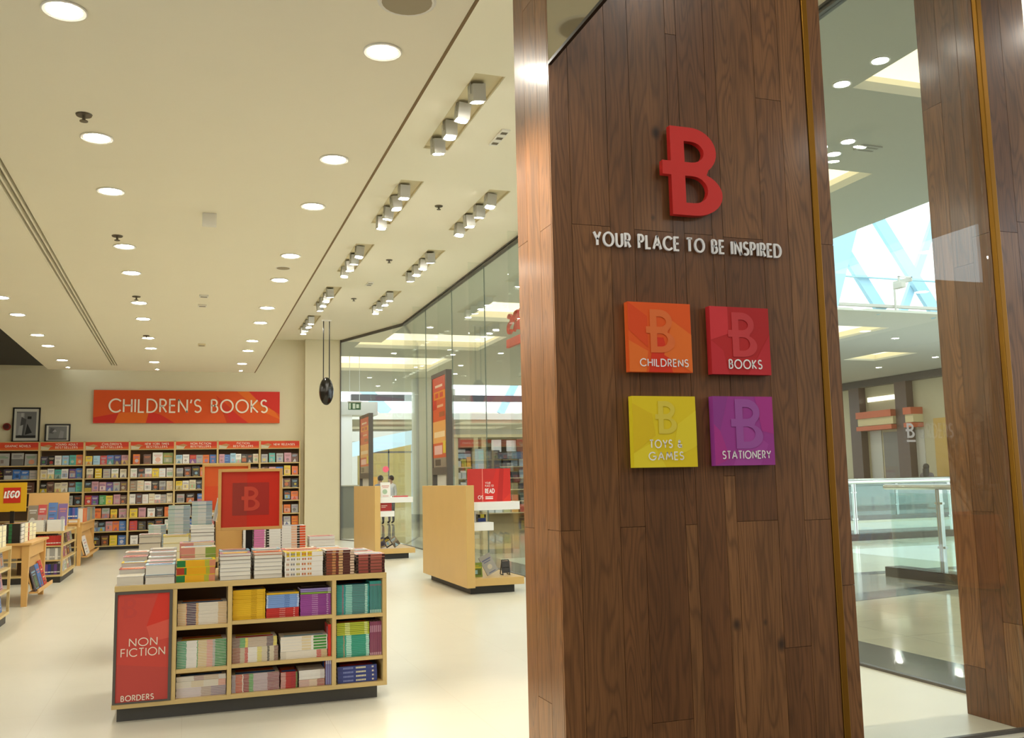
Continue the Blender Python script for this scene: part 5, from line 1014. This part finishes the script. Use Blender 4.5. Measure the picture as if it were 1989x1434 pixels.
# freestanding shop behind the near display
t = thing('kiosk_shop', 'cream framed kiosk shop with shelves and red header behind the red counter sign', 'shop', (8.6, 31, 0)); KC = mat('kiosk_cream', 'cdbf97', .5)
boxes('back_panel', mat('kiosk_back', '8a7f6a', .6), [(0, 1.2, 0, 7.5, 1.3, 3.0)], t)
for x in (.0, .72, 1.0, 3.2, 5.2, 7.3): boxes('frame_post', KC, [(x, 0, 0, x + .16, .2, 3.0)], t)
boxes('roof_board', KC, [(-.1, -.1, 3.0, 7.6, 1.3, 3.1)], t); boxes('header', mat('kiosk_header', '9a4a38', .5), [(.17, .0, 2.65, .71, .05, 2.98)], t); boxes('header', mat('kiosk_header_b', '8a4a30', .5), [(2.3, .0, 2.5, 3.19, .05, 2.95)], t)
b = MB(); b.box(.17, .3, 2.25, .71, .33, 2.62, 0, lin('39424a')); b.face([(.18, .298, 2.3), (.7, .298, 2.3), (.7, .298, 2.45), (.18, .298, 2.45)], 0, lin('9ac0d8')); b.face([(.2, .298, 2.5), (.5, .298, 2.5), (.5, .298, 2.6), (.2, .298, 2.6)], 0, lin('e0e0e0')); b.build('poster', PAINT, t)
boxes('pale_screen', mat('kiosk_pale', 'b5c4c8', .4), [(.75, -.05, 1.9, 1.05, -.01, 2.6)], t)
for z in (2.0, 1.6, 1.2, .8, .4): boxes('shelf', KC, [(.16, .2, z - .03, .72, .9, z), (1.16, .2, z - .03, 7.3, .9, z)], t)
boxes('dark_screen', mat('kiosk_dark', '4a4440', .4), [(1.16, -.1, 1.9, 1.62, 0, 2.55)], t); boxes('canopy', mat('kiosk_canopy', '2e2f3c', .3), [(1.5, -.3, 2.25, 2.6, .2, 2.45)], t); boxes('white_panel', WHITE, [(1.4, .1, 2.5, 1.75, .15, 2.92), (1.95, .1, 2.52, 2.3, .15, 2.9)], t)
KP = ['c9ccca', 'b8bcc0', '3a3a40', 'c05040', 'a8a030', 'd8d8d4', '8a98a4', '40504a', 'd8a050']
for j, z in enumerate((2.0, 1.6, 1.2, .8, .4)):
    for i in range(9):
        x = 8.78 + .18 * i if i < 3 else 9.85 + .3 * (i - 3); hh = .2 + .07 * ((i * 7 + j * 3) % 3); wd = .15 if i < 3 else .24
        o = boxes('boxed_product', mat('carton_%d' % (i + j), KP[(i * 4 + j * 5) % 9], .5), [(0, 0, 0, wd, .2, hh)], loc=(x, 31.25, z + .001)); tag(o, 'boxed product on the %s shelf of the kiosk shop behind the counter sign' % ['top', 'second', 'third', 'fourth', 'lowest'][j], 'box', 'boxed products on the kiosk %s shelf' % ['top', 'second', 'third', 'fourth', 'lowest'][j])
t = thing('wall_spot', 'small round chrome spotlight at the right edge of the planked pillar', 'spotlight', (3.44, 4.72, 3.93)); b = MB(); b.bar((0, 0, 0), (.14, 0, .02), .012); b.build('arm', STEEL, t); b = MB(); b.lathe([(.001, .06), (.05, .055), (.068, .02), (.07, -.04), (.06, -.045), (.001, -.04)], .17, 0, 20); b.build('lamp_head', STEEL, t)

# ------------------------------------------------------------------ people in the mall
def person(loc, rz, shirt, legs, hair, skin, label, long_hair=False, arm=.0):
    V = [(0, 0, .95), (0, .0, 1.15), (0, .0, 1.38), (0, .01, 1.5), (0, .02, 1.6), (0, .02, 1.72)]; E_ = [(0, 1), (1, 2), (2, 3), (3, 4), (4, 5)]; Rr = [.155, .14, .165, .055, .085, .07]
    for s in (-1, 1):
        i = len(V); V += [(s * .09, 0, .88), (s * .1, .0, .48), (s * .1, -.02, .07), (s * .1, .1, .03)]; Rr += [.095, .062, .042, .035]; E_ += [(0, i), (i, i + 1), (i + 1, i + 2), (i + 2, i + 3)]
        i = len(V); V += [(s * .19, 0, 1.41), (s * .24, -.02, 1.13), (s * .24, .06 + arm, .9), (s * .235, .09 + arm, .82)]; Rr += [.06, .046, .034, .03]; E_ += [(2, i), (i, i + 1), (i + 1, i + 2), (i + 2, i + 3)]
    me = bpy.data.meshes.new('person'); me.from_pydata(V, E_, []); o = bpy.data.objects.new('tmp', me); C.objects.link(o); o.modifiers.new('s', 'SKIN'); o.modifiers.new('d', 'SUBSURF').levels = 1
    for i, sv in enumerate(me.skin_vertices[0].data): sv.radius = (Rr[i], Rr[i] * (.72 if i in (0, 1, 2) else 1)); sv.use_root = (i == 0)
    dg = bpy.context.evaluated_depsgraph_get(); m2 = bpy.data.meshes.new_from_object(o.evaluated_get(dg)); bpy.data.objects.remove(o); m2.materials.clear()
    for nm, c in (('skin', skin), ('shirt', shirt), ('trousers', legs), ('shoes', '2a2624')): m2.materials.append(mat(nm, c, .7))
    for p in m2.polygons:
        z = p.center.z; p.material_index = 3 if z < .09 else 2 if z < .98 and abs(p.center.x) < .2 else 1 if z < 1.49 and not (z < .93) else 0; p.use_smooth = True
    m2.name = 'person'; r = bpy.data.objects.new('person', m2); C.objects.link(r); r.location = loc; r.rotation_euler = (0, 0, rz); tag(r, label, 'person')
    b = MB(); pr = [(max(.001, .107 * math.sin(math.pi * i / 12)), 1.68 - .115 * math.cos(math.pi * i / 12)) for i in range(3 if not long_hair else 0, 13)]; b.lathe(pr, 0, -.015, 16)
    if long_hair: b.lathe([(.09, 1.3), (.11, 1.45), (.105, 1.62)], 0, -.05, 14)
    b.build('hair', mat('hair', hair, .6), r, smooth=True)
    f = MB(); f.box(-.012, .1, 1.63, .012, .128, 1.66); f.build('nose', bpy.data.materials['skin'], r)
    return r
person((6.72, 34.3, 0), .2, '8a94a8', '3a4250', '3a3230', 'c09a80', 'person in a grey blue shirt seen from behind in the mall')
person((7.28, 35.1, 0), 2.2, 'e8e8ea', '44485a', '2c2624', 'c09a80', 'person in a white shirt standing right of the grey blue shirted one')
person((6.32, 34.9, 0), 1.0, 'c8b0a0', '5a5450', '2c2420', 'c8a088', 'person in a pale top standing left of the grey blue shirted one')
person((24.6, 26.6, 0), -1.2, '5a5258', '3a3638', '221c1a', 'b08a70', 'dark haired person sitting height behind the far railing across the mall', True)

# ------------------------------------------------------------------ in front of the shop (seen as reflections in the glass)
struct(boxes('wall_added_front', mat('warm_plaster', '8f6f4c', .6, vary=.05, scale=1), [(-9, -7.2, 0, 24, -7.0, 5.6)]))  # unseen wall, added to make the reflections in the glass darker and warmer
t = thing('potted_plant', 'orange planter with twiggy branches, mirrored in the glass at right', 'plant', (9.9, -.98, 0))
b = MB(); b.lathe([(.001, .02), (.42, .02), (.5, .1), (.6, .85), (.62, .95), (.55, .95), (.52, .8), (.001, .78)], 0, 0, 28); b.build('planter', mat('orange_planter', 'e0641e', .4), t)
b = MB(); rp = random.Random(9)
for k in range(70):
    a, e = rp.uniform(0, 6.28), rp.uniform(.15, .6); q = Vector((math.cos(a) * e, math.sin(a) * e, rp.uniform(1.5, 2.5))); o_ = Vector((math.cos(a) * .1, math.sin(a) * .1, .8)); b.bar(o_, q, .008, n=5)
    for _ in range(4):
        u = o_.lerp(q, rp.uniform(.4, 1)); v = u + Vector((rp.uniform(-.2, .2), rp.uniform(-.2, .2), rp.uniform(.02, .25))); b.bar(u, v, .005, n=4)
b.build('branches', mat('twig_brown', '6a4a2a', .7), t)
# unseen spotlight added above the doorway to brighten the pillar's side
t = thing('added_spot', 'unseen ceiling spotlight over the doorway, added to brighten the pillar side', 'ceiling light', (.55, 4.85, 4.3))
MB().cyl(0, 0, -.09, 0, .06, 18).build('housing', TRIMW, t)
l = bpy.data.lights.new('lamp', 'SPOT'); l.energy = 420; l.color = (1.0, .86, .66); l.spot_size = 1.25; l.spot_blend = .6; l.shadow_soft_size = .05
lo = bpy.data.objects.new('lamp', l); C.objects.link(lo); lo.parent = t; lo.location = (0, 0, -.1)
lo.rotation_euler = (Vector((1.73, 4.6, 1.6)) - Vector((.55, 4.85, 4.2))).to_track_quat('-Z', 'Y').to_euler()
for i, y in enumerate(YG[1:-1]): struct(boxes('trim_%d' % (10 + i), mat('glass_gasket', '6f7f76', .4), [(5.032, y - .004, .02, 5.048, y + .004, 5.38)]))
